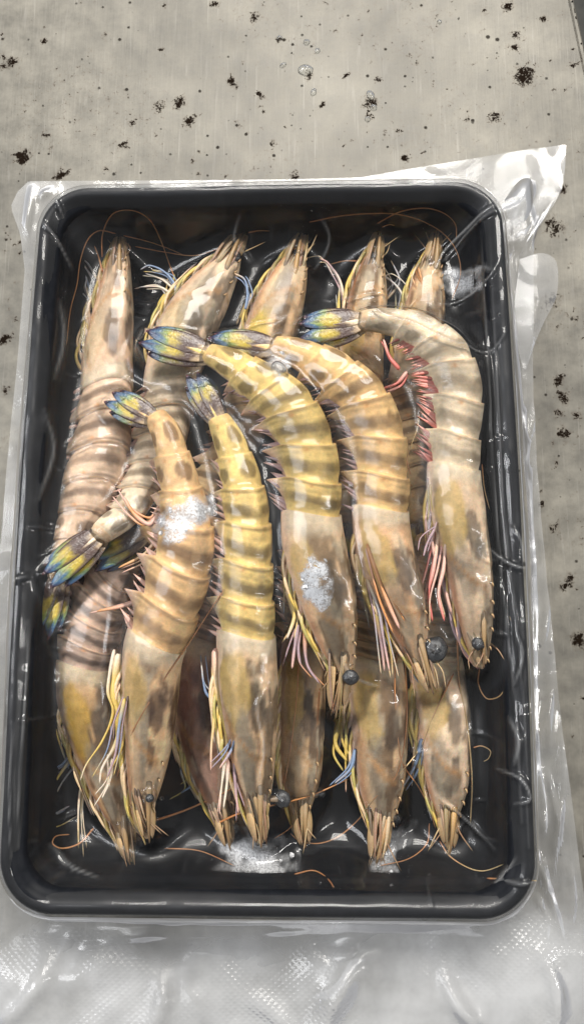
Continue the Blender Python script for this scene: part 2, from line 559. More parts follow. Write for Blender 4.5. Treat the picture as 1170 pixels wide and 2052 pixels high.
def leaf(name, p0, p1, width, up, parent, colf, thick=0.0005, curve=0.0, arch=0.25, mat=None, power=(0.75, 0.55), nu=20, nv=9, jag=0.0):
    """a flat oval blade from p0 to p1 with a convex upper face and real thickness; colf(t, v) gives its colours"""
    p0, p1, up = np.asarray(p0, float), np.asarray(p1, float), np.asarray(up, float)
    d = p1 - p0
    L = np.linalg.norm(d)
    d = d / L
    sd = np.cross(d, up)
    sd /= np.linalg.norm(sd)
    u = np.cross(sd, d)
    t = np.linspace(0, 1, nu)
    v = np.linspace(-1, 1, nv)
    T, Vv = np.meshgrid(t, v, indexing='ij')
    wp = np.sin(math.pi * np.clip(T, 0.002, 0.998) ** power[0]) ** power[1]
    wp = np.maximum(wp, 0.25 * (1 - T))
    base = p0 + d * (T * L)[..., None] + sd * (Vv * wp * width)[..., None] + u * (curve * L * np.sin(math.pi * T))[..., None]
    if jag:
        base = base + d * (jag * L * T**3 * np.sign(np.sin(np.arange(nv) * 3.1))[None, :])[..., None]
    top = base + u * (arch * width * (1 - Vv**2) * wp + thick * 0.5)[..., None]
    bot = base + u * (arch * width * (1 - Vv**2) * wp - thick * 0.5)[..., None]
    c = colf(T, Vv).reshape(-1, 3)
    A = np.concatenate([top.reshape(-1, 3), bot.reshape(-1, 3)])
    n = nu * nv
    F = grid_faces(nu, nv)
    F = F + [tuple(i + n for i in f[::-1]) for f in F]
    for i in range(nu - 1):
        F.append((i * nv, (i + 1) * nv, (i + 1) * nv + n, i * nv + n))
        F.append((i * nv + nv - 1, i * nv + nv - 1 + n, (i + 1) * nv + nv - 1 + n, (i + 1) * nv + nv - 1))
    for j in range(nv - 1):
        F.append((j, j + n, j + 1 + n, j + 1))
        F.append(((nu - 1) * nv + j, (nu - 1) * nv + j + 1, (nu - 1) * nv + j + 1 + n, (nu - 1) * nv + j + n))
    return mesh_obj(name, A, F, mat or M_LIMB, parent, np.concatenate([c, c]))


def lerp(a, b, t):
    return a * (1 - t[..., None]) + b * t[..., None]


def fan_colour(seed, dull=0.0, light=lin(214, 186, 148)):
    def f(T, V):
        n = 0.16 * fnoise(T * 5 + seed, V * 2 + seed * 3.1, seed * 1.7)
        t = T + n
        c = np.broadcast_to(light, T.shape + (3,)).copy()
        c = lerp(c, np.broadcast_to(lin(84, 62, 56), c.shape), smooth(0.16, 0.30, t + 0.05 * V))
        y = smooth(0.44, 0.56, t) * (1 - smooth(0.74, 0.84, t)) * (1 - smooth(0.45, 0.95, np.abs(V)))
        c = lerp(c, np.broadcast_to(lin(206, 180, 52), c.shape), y * 0.9)
        c = lerp(c, np.broadcast_to(lin(112, 146, 70), c.shape), 0.8 * smooth(0.66, 0.76, t + 0.05 * np.abs(V)))
        c = lerp(c, np.broadcast_to(lin(44, 92, 128), c.shape), smooth(0.75, 0.86, t + 0.05 * np.abs(V)))
        c = lerp(c, np.broadcast_to(lin(40, 60, 96), c.shape), smooth(0.86, 0.93, t))
        c = lerp(c, np.broadcast_to(lin(128, 56, 50), c.shape), smooth(0.95, 0.985, T))
        rib = np.exp(-((V - 0.08) / 0.10) ** 2) * 0.45 + smooth(0.72, 1.0, np.abs(V)) * 0.55
        c = lerp(c, np.broadcast_to(lin(64, 50, 48), c.shape), rib * smooth(0.15, 0.4, T))
        c = c * (1 + 0.12 * np.sin(V * 22 + 3 * n * 10)[..., None] * smooth(0.3, 0.5, T)[..., None])
        return np.clip(c * (1 - dull) * 0.78 + dull * lin(110, 100, 92), 0, 1)
    return f


def make_shrimp(d, k):
    zc0 = d['z']
    pts = np.array([p[:3] for p in d['pts']], float)
    zz = list(d.get('zs') or [zc0] * len(pts))
    rs = np.array(d['ros'][:2], float)
    pts = np.concatenate([[[*(pts[0, :2] * 0.30 + rs * 0.70), pts[0, 2] * 0.30]], pts])
    pts[1, 2] *= 0.82
    zz = [zz[0] + 0.001] + zz
    # pixel trail -> 3-D spine; half widths in metres
    px = spline(pts, 220)
    ti = np.linspace(0, 1, 220)
    cum = np.concatenate([[0], np.cumsum(np.linalg.norm(np.diff(pts[:, :2], axis=0), axis=1))])
    zsp = np.interp(ti, cum / cum[-1], zz)
    zsp = np.convolve(np.pad(zsp, 12, 'edge'), np.ones(25) / 25, 'valid')
    sp = np.array([P(a[0], a[1], z) for a, z in zip(px, zsp)])
    hw = np.array([a[2] * MPP(z) for a, z in zip(px, zsp)]) * (0.78 + 0.17 * smooth(0.05, 0.26, ti)) * (1 - 0.04 * (zc0 > 0.02))
    # carapace end
    cy = d['cend']
    uc = ti[np.argmin(np.abs(px[:, 1] - cy))]
    root = empty('shrimp', sp[110] * np.array([1, 1, 0]) + np.array([0, 0, zsp[110] - 0.011]))
    tag(root, d['label'], 'shrimp', 'shrimp packed in the tray')
    light, dark, car = (lin(*c) for c in d['tint'])
    light, dark, car = light * np.array([1.24, 1.17, 1.40]), dark * np.array([0.62, 0.53, 0.54]), car * np.array([1.68, 1.52, 1.80])
    # rings
    U, Fq, SEG = [], [], []
    for a in np.linspace(0, 1, 46):
        U.append(uc * a)
        Fq.append(a)
        SEG.append(0)
    wts = np.array([0.95, 1.05, 1.1, 1.0, 0.95, 1.1])
    bnd = uc + (1 - uc) * np.concatenate([[0], np.cumsum(wts) / wts.sum()])
    fr = [0, .05, .12, .2, .28, .36, .44, .52, .6, .68, .76, .84, .91, .96, 1.0]
    for s in range(6):
        for f in fr:
            U.append(bnd[s] + (bnd[s + 1] - bnd[s]) * f + (0.0006 if f == 0 else 0))
            Fq.append(f)
            SEG.append(s + 1)
    U, Fq, SEG = np.array(U), np.array(Fq), np.array(SEG)
    # end caps
    U = np.concatenate([[0, 0, 0], U, [1, 1, 1]])
    Fq = np.concatenate([[0, 0, 0], Fq, [1, 1, 1]])
    SEG = np.concatenate([[0, 0, 0], SEG, [6, 6, 6]])
    nr = len(U)
    capk = np.ones(nr)
    capo = np.zeros(nr)
    for i, a in enumerate((0.05, 0.5, 0.85)):
        capk[i] = a
        capo[i] = -math.sqrt(1 - a * a)
        capk[nr - 1 - i] = a
        capo[nr - 1 - i] = math.sqrt(1 - a * a)
    C = np.stack([np.interp(U, ti, sp[:, i]) for i in range(3)], 1)
    tg = np.gradient(sp, axis=0)
    tg /= np.linalg.norm(tg, axis=1)[:, None]
    T = np.stack([np.interp(U, ti, tg[:, i]) for i in range(3)], 1)
    T /= np.linalg.norm(T, axis=1)[:, None]
    H = np.interp(U, ti, hw)
    C = C + T * (capo * H * 0.8)[:, None]
    # frame: lateral direction on the dorsal side
    up = np.array([0, 0, 1.0])
    side = np.cross(T, up)
    side /= np.linalg.norm(side, axis=1)[:, None]
    ds = d.get('dorsal', 1)
    mid = side[nr // 2]
    # the dorsal side is towards +x of the picture for ds = 1, in the carapace; keep the sign along the body
    if (side[20][0] > 0) != (ds > 0):
        side = -side
    rr = np.radians(np.interp(U, [0, uc, 1], [a * 1.2 for a in d.get('roll', (42, 42, 30))]))
    D = up * np.cos(rr)[:, None] + side * np.sin(rr)[:, None]
    Lt = side * np.cos(rr)[:, None] - up * np.sin(rr)[:, None]
    NTH = 60
    th = np.linspace(-math.pi, math.pi, NTH, endpoint=False)
    TH, _ = np.meshgrid(th, np.arange(nr))
    Ug = np.repeat(U[:, None], NTH, 1)
    Fg = np.repeat(Fq[:, None], NTH, 1)
    Sg = np.repeat(SEG[:, None], NTH, 1)
    A = np.abs(TH)
    seg_m = np.where(Sg == 0, 1.0, 0.93 + 0.085 * smooth(0, 0.4, Fg) + 0.03 * Fg)
    # rear border of the carapace is a raised collar
    seg_m = np.where(Sg == 0, 1.0 + 0.012 * smooth(0.90, 0.985, Fg), seg_m)
    g = np.exp(-((A - 2.2) / 0.24) ** 2)
    saw = np.where(Sg == 0, 0.04 * Fg, np.where(Sg == 6, 0.02, -0.08 + 0.58 * np.clip((Fg - 0.15) / 0.8, 0, 1) ** 1.6 * (1 - 0.8 * smooth(0.965, 1, Fg))))
    rad = seg_m * (1 + g * saw)
    rad *= 1 - 0.20 * smooth(2.42, 2.75, A)
    rad *= 1 + 0.035 * fnoise(Ug * 12 + k * 3, np.cos(TH) * 1.8, np.sin(TH) * 1.8 + k)
    # grooves on the carapace
    if True:
        groove = np.exp(-((Fg - (0.62 - 0.16 * np.cos(A))) / 0.02) ** 2) * (A > 0.3)
        groove2 = np.exp(-((A - (1.25 + 0.3 * Fg)) / 0.06) ** 2) * smooth(0.25, 0.4, Fg) * (1 - smooth(0.8, 0.95, Fg))
        rad *= np.where(Sg == 0, 1 - 0.035 * groove - 0.02 * groove2, 1)
    ridge = np.exp(-(A / 0.13) ** 2) * np.where(Sg == 0, 0.10 * (1 - smooth(0.3, 0.95, Fg)), np.where(Sg >= 4, 0.06, 0.0))
    hx = 0.93 * H[:, None] * np.sin(TH) * rad
    hy = 1.04 * H[:, None] * np.cos(TH) * np.where(np.cos(TH) < 0, 0.95, 1.0) * (rad + ridge)
    hx, hy = hx * capk[:, None], hy * capk[:, None]
    V = C[:, None, :] + D[:, None, :] * hy[..., None] + Lt[:, None, :] * hx[..., None]
    swp = 0.42 * np.sin(np.clip(A / 1.35, 0, math.pi / 2)) ** 2 * smooth(uc * 0.35, uc, Ug) * capk[:, None]
    V = V + T[:, None, :] * (swp * H[:, None])[..., None]
    zc = C[:, 2][:, None]
    V[..., 2] = zc + (V[..., 2] - zc) * 0.80
    # ---- colours
    nz = fnoise(Ug * 16 + k * 5.1, np.cos(TH) * 1.6 + k, np.sin(TH) * 1.6, 3)
    nz2 = fnoise(Ug * 44 + k * 2.7, np.cos(TH) * 4, np.sin(TH) * 4 + k, 3)
    base = np.broadcast_to(light, V.shape).copy()
    base = base * (1 + 0.30 * nz[..., None])
    pale = np.broadcast_to(lin(226, 210, 180), V.shape)
    base = lerp(base, pale, 0.45 * smooth(1.5, 2.1, A) + 0.0 * A)
    fw = Fg + 0.10 * nz + 0.06 * nz2
    lat = 1 - 0.30 * smooth(1.25, 1.7, A)                       # bands fade towards the flank
    spot = smooth(-0.25, 0.15, fnoise(Ug * 5 + Sg * 3.3 + k, A * 1.9 + Sg, k * 1.1, 2) + 0.18)
    b1 = np.exp(-np.abs((fw - 0.42) / 0.16) ** 5) * (0.68 + 0.32 * spot) * lat
    b2 = np.exp(-((Fg + 0.03 * nz - 0.93) / 0.04) ** 4) * 0.85 * (0.65 + 0.35 * spot) * (1 - 0.5 * smooth(1.6, 2.2, A))
    b3 = np.exp(-((fw - 0.74) / 0.05) ** 2) * 0.35 * spot
    band = np.clip(b1 + b2 + b3, 0, 1)
    # the hind segments carry large round spots in place of bands
    big = np.zeros_like(band)
    for sgn, ang, ff, wa, wf in ((1, 0.15, 0.55, 0.5, 0.27), (1, 1.35, 0.45, 0.36, 0.24), (-1, 1.35, 0.45, 0.36, 0.24), (1, 2.1, .8, .25, .2), (-1, 2.1, .8, .25, .2)):
        q = ((TH * sgn - ang) / wa) ** 2 + ((fw - ff) / wf) ** 2
        big = np.maximum(big, 1 - smooth(0.7, 1.25, q))
    hind = smooth(4.4, 5.2, Sg + Fg * 0.4)
    band = band * (1 - hind) + np.clip(big * 0.9 + 0.4 * b2, 0, 1) * hind
    ab = lerp(base, np.broadcast_to(dark, V.shape), np.clip(band * d.get('band', 0.78), 0, 1))
    # little orange mark on the flank at each joint
    om = np.exp(-((A - 0.75) / 0.10) ** 2 - ((Fg - 0.86) / 0.05) ** 2) * 0.8
    ab = lerp(ab, np.broadcast_to(lin(206, 140, 78), V.shape), om)
    rim_ = smooth(0.965, 0.99, Fg) * 0.5
    ab = lerp(ab, np.broadcast_to(lin(214, 170, 120), V.shape), rim_)
    ab = lerp(ab, np.broadcast_to(C_[d.get('edge', 'pink')], V.shape), 0.75 * smooth(1.75, 2.2, A))
    # carapace
    ca = np.broadcast_to(car, V.shape) * (1 + 0.35 * nz[..., None])
    blot = smooth(0.02, 0.16, fnoise(Fg * 4.2 + k * 4.7, np.cos(TH) * 1.7 + k, np.sin(TH) * 1.7, 3)) * (1 - smooth(0.9, 0.96, Fg))
    ca = lerp(ca, np.broadcast_to(dark * 0.80, V.shape), 0.78 * blot)
    bl2 = smooth(0.08, 0.20, fnoise(Fg * 6.5 + k * 2.2 + 9, np.cos(TH) * 2.6 + k, np.sin(TH) * 2.6, 3)) * (1 - smooth(0.85, 0.92, Fg))
    ca = lerp(ca, np.broadcast_to(pale, V.shape), 0.40 * bl2)
    vein = np.exp(-(fnoise(Fg * 3.2 + k * 1.9, np.cos(TH) * 2.0 - k, np.sin(TH) * 2.0, 2) / 0.028) ** 2)
    ca = lerp(ca, np.broadcast_to(lin(226, 190, 152), V.shape), 0.5 * vein)
    yq = ((Fg - 0.74) / 0.17) ** 2 + ((A - 1.25) / 0.55) ** 2 + 0.9 * nz + 0.4 * nz2
    yp = 1 - smooth(0.7, 1.2, yq)
    dq = ((Fg - 0.66) / 0.13) ** 2 + ((A - 0.45) / 0.30) ** 2 + 0.9 * nz
    dp = 1 - smooth(0.7, 1.15, dq)
    ca = lerp(ca, np.broadcast_to(dark * 0.75, V.shape), 0.75 * dp)
    ca = lerp(ca, np.broadcast_to(lin(*d.get('patch', (212, 178, 104))), V.shape), d.get('patchw', 0.7) * yp)
    gz = 1 - smooth(0.6, 1.3, ((Fg - 0.45) / 0.20) ** 2 + ((A - 1.0) / 0.36) ** 2 + 0.8 * nz)
    ca = lerp(ca, np.broadcast_to(lin(158, 144, 122), V.shape), d.get('greyw', 0.5) * gz)
    ca = lerp(ca, np.broadcast_to(lin(190, 140, 84), V.shape), 0.7 * np.exp(-((Fg - (0.58 - 0.18 * np.cos(A) + 0.03 * nz)) / 0.018) ** 2) * (A > 0.2))
    ca = lerp(ca, np.broadcast_to(pale * 0.95, V.shape), 0.75 * smooth(0.87, 0.95, Fg + 0.05 * nz))
    ca = lerp(ca, np.broadcast_to(lin(216, 184, 162), V.shape), 0.75 * smooth(1.6, 2.1, A + 0.3 * nz))
    ca = lerp(ca, np.broadcast_to(lin(188, 124, 84), V.shape), 0.7 * np.exp(-((A - 1.75) / 0.22) ** 2) * (1 - smooth(0.3, 0.75, Fg)))
    streak = smooth(0.1, 0.5, fnoise(Fg * 3 + k, TH * 7 + k, 0.4, 2))
    ca = lerp(ca, np.broadcast_to(lin(140, 112, 82), V.shape), 0.4 * (1 - smooth(0.12, 0.42, Fg)) * (0.45 + 0.55 * streak))
    ca = lerp(ca, np.broadcast_to(lin(*d.get('head', (150, 128, 98))), V.shape), 0.5 * (1 - smooth(0.0, 0.35, Fg)))
    cols = np.where((Sg == 0)[..., None], ca, ab)
    cols = cols * (1 + 0.10 * nz2[..., None])
    cols = np.clip(cols * d.get('gain', 1.0), 0.004, 0.9)
    VV = V.reshape(-1, 3)
    body = mesh_obj('body', VV, grid_faces(nr, NTH, True), M_SHELL, root, cols.reshape(-1, 3))
    HEIGHT_PTS.append(VV)

    def loc(u, l, dz=0.0):
        """point beside the spine: u along the body, l half-widths towards the belly side, dz half-widths up"""
        i = min(219, max(0, int(round(u * 219))))
        s = np.cross(tg[i], up)
        s /= np.linalg.norm(s)
        if (s[0] > 0) == (ds > 0):
            s = -s
        return sp[i] + s * l * hw[i] + up * dz * hw[i]

    R = np.random.RandomState(100 + k)
    # ---- tail fan
    if d.get('fan'):
        fz = d.get('fanz', zsp[-1])
        b = sp[-1] - tg[-1] * hw[-1] * 0.3
        tip = P(d['fan'][0], d['fan'][1], fz)
        dv = tip - b
        L = np.linalg.norm(dv)
        dn = dv / L
        sn = np.cross(dn, up)
        sn /= np.linalg.norm(sn)
        spd = d.get('spread', 0.22) * 1.1
        w = L * d.get('fanw', 0.155) * 0.68
        for j, (a, ln, dz, off) in enumerate(((-1.15, 0.88, -0.0014, -0.08), (1.15, 0.90, -0.0014, 0.08), (-0.48, 1.0, 0.0004, -0.06), (0.52, 0.95, 0.0010, 0.06))):
            p1 = b + (dn * math.cos(a * spd) + sn * math.sin(a * spd)) * L * ln + up * dz
            p0 = b + sn * off * L * 0.5 + up * dz
            lf = leaf('uropod', p0, p1, w, up, root, fan_colour(k * 3.7 + j * 1.3, d.get('dull', 0.12)), 0.0006, 0.03, 0.16, M_FAN, (1.0, 0.62), 26, 15, 0.012)
            HEIGHT_PTS.append(np.array([p0, p1, (p0 + p1) / 2, p0 * .25 + p1 * .75]) + up * 0.001)
        leaf('telson', b, b + dn * L * 0.72 + up * 0.0016, w * 0.5, up, root,
             lambda T, V: lerp(np.broadcast_to(light, T.shape + (3,)), np.broadcast_to(lin(96, 74, 62), T.shape + (3,)), smooth(0.35, 0.6, T + 0.1 * np.abs(V))),
             0.0008, 0.02, 0.6, M_FAN, (0.5, 0.7), 18, 7)
    # ---- swimmerets under the abdomen
    sc = [C_[d.get('swim', 'pink')], lin(196, 158, 140)]
    if d.get('swimn', 5):
        for s in range(d.get('swimn', 5)):
            u = (bnd[s] + bnd[s + 1]) / 2
            seg_l = bnd[s + 1] - bnd[s]
            nb = d.get('swimb', 5) if zc0 > 0.02 else 3
            for b in range(nb):
                uu = min(0.99, bnd[s] + seg_l * (0.08 + 0.85 * b / nb))
                i = int(uu * 219)
                ln = (1.16 + d.get('swiml', 0.0) * 0.8 + 0.28 * R.rand())
                p0 = loc(uu, 0.55, 0.05)
                p1 = loc(min(1, uu + 0.02 + 0.03 * R.rand()), ln, -0.05 + 0.25 * R.rand())
                leaf('swimmeret', p0, p1, hw[i] * R.uniform(0.05, 0.11), up, root,
                     lambda T, V: lerp(np.broadcast_to(sc[0], T.shape + (3,)), np.broadcast_to(sc[1], T.shape + (3,)), T * (0.3 + 0.5 * (b % 2))),
                     0.0005, 0.06, 0.5, M_LIMB, (0.6, 0.8), 9, 5, 0.06)
    # ---- walking legs folded along the belly
    lc = d.get('legs_c', [('tan', 'yel', 'blue'), ('white', 'tan', 'white'), ('pink', 'tan', 'mauve'), ('tan', 'olive', 'grey'), ('white', 'yel', 'pink')])
    for j in range(d.get('legn', 16)):
        u0 = uc * (0.97 - 0.046 * j)
        dl = uc * (0.24 + 0.07 * R.rand())
        o = 0.76 + 0.16 * R.rand()
        s3 = 0.22 * R.randn()
        pp = [loc(u0, o - 0.12, -0.1), loc(u0 - dl * 0.45, o + 0.22, 0.15 + 0.15 * R.rand()), loc(u0 - dl * 0.95, o + 0.28 + s3 * 0.3, 0.1),
              loc(u0 - dl * (1.35 + 0.2 * R.rand()), o + 0.35 + s3, -0.15)]
        cs = [C_[x] for x in lc[j % len(lc)]]
        tube('leg', pp, 0.00055 + 0.00035 * R.rand(), 0.0002, None, root, kn=0.25, col_stops=[cs[0], cs[1], cs[1], cs[2]])
    for (poly, cs, r0, r1, zo) in d.get('legs', []):
        pp = [P(x, y, zc0 + zo) for x, y in poly]
        tube('leg', pp, r0 * 0.52, r1 * 0.45, None, root, kn=0.3, col_stops=[C_[c] for c in cs])
        for q in range(2):                                # finer legs tangled with it
            jx, jy = R.uniform(-12, 12), R.uniform(-16, 16)
            pq = [P(x + jx * (0.4 + 0.6 * m_) + R.randn() * 3, y + jy + R.randn() * 3, zc0 + zo - 0.0006) for m_, (x, y) in enumerate(poly)]
            tube('leg', pq, r0 * 0.30, r1 * 0.28, None, root, kn=0.3, col_stops=[C_[c] * 0.95 for c in cs[::-1]])
    for j in range(6):
        u0 = uc * (0.93 - 0.11 * j)
        dl = uc * R.uniform(0.14, 0.22)
        i = int(u0 * 219)
        cA, cB = [(C_['white'], C_['yel']), (C_['pink'], C_['white']), (C_['tan'], C_['pink'])][j % 3]
        leaf('leg', loc(u0, 0.62, 0.10), loc(u0 - dl, 1.04 + 0.16 * R.rand(), 0.10), hw[i] * 0.10, up, root,
             lambda T, V: lerp(np.broadcast_to(cA, T.shape + (3,)), np.broadcast_to(cB, T.shape + (3,)), T), 0.0008, 0.04, 0.5, M_LIMB, (0.6, 0.7), 10, 5, 0.08)
    for f in (0.06, 0.13, 0.20, 0.27, 0.35, 0.43):
        i = 3 + int(f * 45)
        p0 = V[i, NTH // 2]
        tube('rostral_tooth', [p0 - D[i] * 0.0004, p0 + D[i] * 0.0007 - T[i] * 0.0006, p0 + D[i] * 0.0010 - T[i] * 0.0018], 0.0005, 0.00015, None, root, n=7, sides=6,
             col_stops=[lin(158, 132, 94), lin(166, 136, 96), lin(120, 94, 68)])
    # ---- head: rostrum, antennal scales, mouth bristles
    rt = d['ros']
    rz = d.get('rosz', zsp[0])
    b0 = loc(0.14, -0.35, 0.60)
    b1 = P(rt[0], rt[1], rz + 0.002)
    mids = [b0 * (1 - f) + b1 * f + up * 0.0016 * math.sin(math.pi * f) for f in (0, .35, .7, 1)]
    tube('rostrum', mids, 0.0013, 0.0003, None, root, col_stops=[lin(*d.get('head', (150, 128, 98))), lin(146, 118, 80), lin(96, 78, 60)])
    i0 = int(219 * np.linalg.norm(pts[1, :2] - pts[0, :2]) / cum[-1])
    dvec = b1 - sp[i0 + 6]
    Lh = max(np.linalg.norm(dvec), 0.0085)
    dvec /= np.linalg.norm(dvec)
    sv = np.cross(dvec, up)
    sv /= np.linalg.norm(sv)
    hb = hw[i0 + 10] * 0.9
    for sg in (-1, 1):
        p0 = sp[i0 + 12] + sv * sg * hb * 0.55 + up * hb * 0.45
        p1 = b1 + sv * sg * Lh * 0.12 - dvec * Lh * (0.10 + 0.2 * R.rand()) + up * 0.0005
        leaf('antennal_scale', p0, p1, hb * 0.36, up + sv * sg * 0.6, root,
             lambda T, V: lerp(np.broadcast_to(lin(176, 146, 100), T.shape + (3,)), np.broadcast_to(lin(120, 100, 78), T.shape + (3,)), T) * (1 + 0.5 * V[..., None]**2),
             0.0006, 0.06, 0.3, M_LIMB, (0.8, 0.6), 12, 7)
    MP = [lin(150, 126, 92), lin(134, 102, 76), lin(176, 154, 122), lin(150, 120, 102), lin(104, 88, 70), lin(146, 126, 84)]
    for j in range(6):                                   # mouthparts: small flat blades round the snout
        a = R.uniform(-0.5, 0.5)
        q = R.uniform(-0.95, 0.95)
        p0 = sp[i0 + 22] + sv * q * hb * 1.15 + up * hb * (0.80 * math.sqrt(max(0.05, 1 - q * q)))
        p1 = p0 + (b1 + sv * hb * R.uniform(-0.5, 0.5) - p0) * R.uniform(0.45, 1.0) + up * 0.0003
        cA, cB = MP[R.randint(6)], MP[R.randint(6)]
        leaf('mouthpart', p0, p1, hb * R.uniform(0.08, 0.20), up + sv * q * 0.7, root, lambda T, V: lerp(np.broadcast_to(cA, T.shape + (3,)), np.broadcast_to(cB, T.shape + (3,)), T),
             0.0005, 0.08, 0.5, M_LIMB, (0.6, 0.8), 10, 5, 0.05)
    for j in range(5):
        a = R.uniform(-0.7, 0.7)
        q = R.uniform(-0.95, 0.95)
        p0 = sp[i0 + 10] + sv * q * hb + up * hb * R.uniform(0.1, 0.7)
        p1 = p0 + (dvec * math.cos(a) + sv * (math.sin(a) - 0.35 * q)) * Lh * R.uniform(0.4, 1.3) + up * 0.0006 * R.randn()
        tube('bristle', [p0, (p0 + p1) / 2 + sv * 0.0010 * R.randn(), p1], 0.00042, 0.00012, None, root, n=9, sides=6,
             col_stops=[lin(150, 124, 86), lin(176, 152, 112) if j % 2 else lin(130, 96, 68), lin(150, 126, 96)])
    # ---- eyes
    for (x, y, r, dz) in d.get('eyes', []):
        r *= 1.0 if r > 25 else 0.86
        dz -= 0.0025 if zc0 < 0.02 else 0.0
        c = P(x, y, zc0 + dz)
        rm = r * MPP(zc0 + dz)
        st = tube('eye_stalk', [sp[i0 + 14] + up * hb * 0.3, (sp[i0 + 14] + c) / 2 + up * hb * 0.2, c], 0.0011, 0.0011, None, root, n=8, col_stops=[lin(150, 126, 96), lin(96, 84, 72)])
        lump('eye', c - up * rm * 0.35, rm, rm * 0.9, rm * 0.6, M_EYE, root, None, 12, 18, k * 1.3, 0.12, k)
        HEIGHT_PTS.append(np.array([c + up * rm * 0.7]))
    return root


YG = ((208, 184, 106), (116, 98, 58), (186, 162, 116))
YO = ((218, 184, 116), (122, 96, 62), (190, 160, 112))
BG = ((206, 182, 142), (120, 98, 74), (180, 158, 120))
GR = ((204, 190, 150), (132, 120, 92), (186, 170, 132))
BR = ((190, 168, 136), (92, 72, 58), (170, 144, 96))
OL = ((196, 172, 120), (112, 92, 64), (176, 152, 106))
ZL, ZU = 0.0140, 0.0325

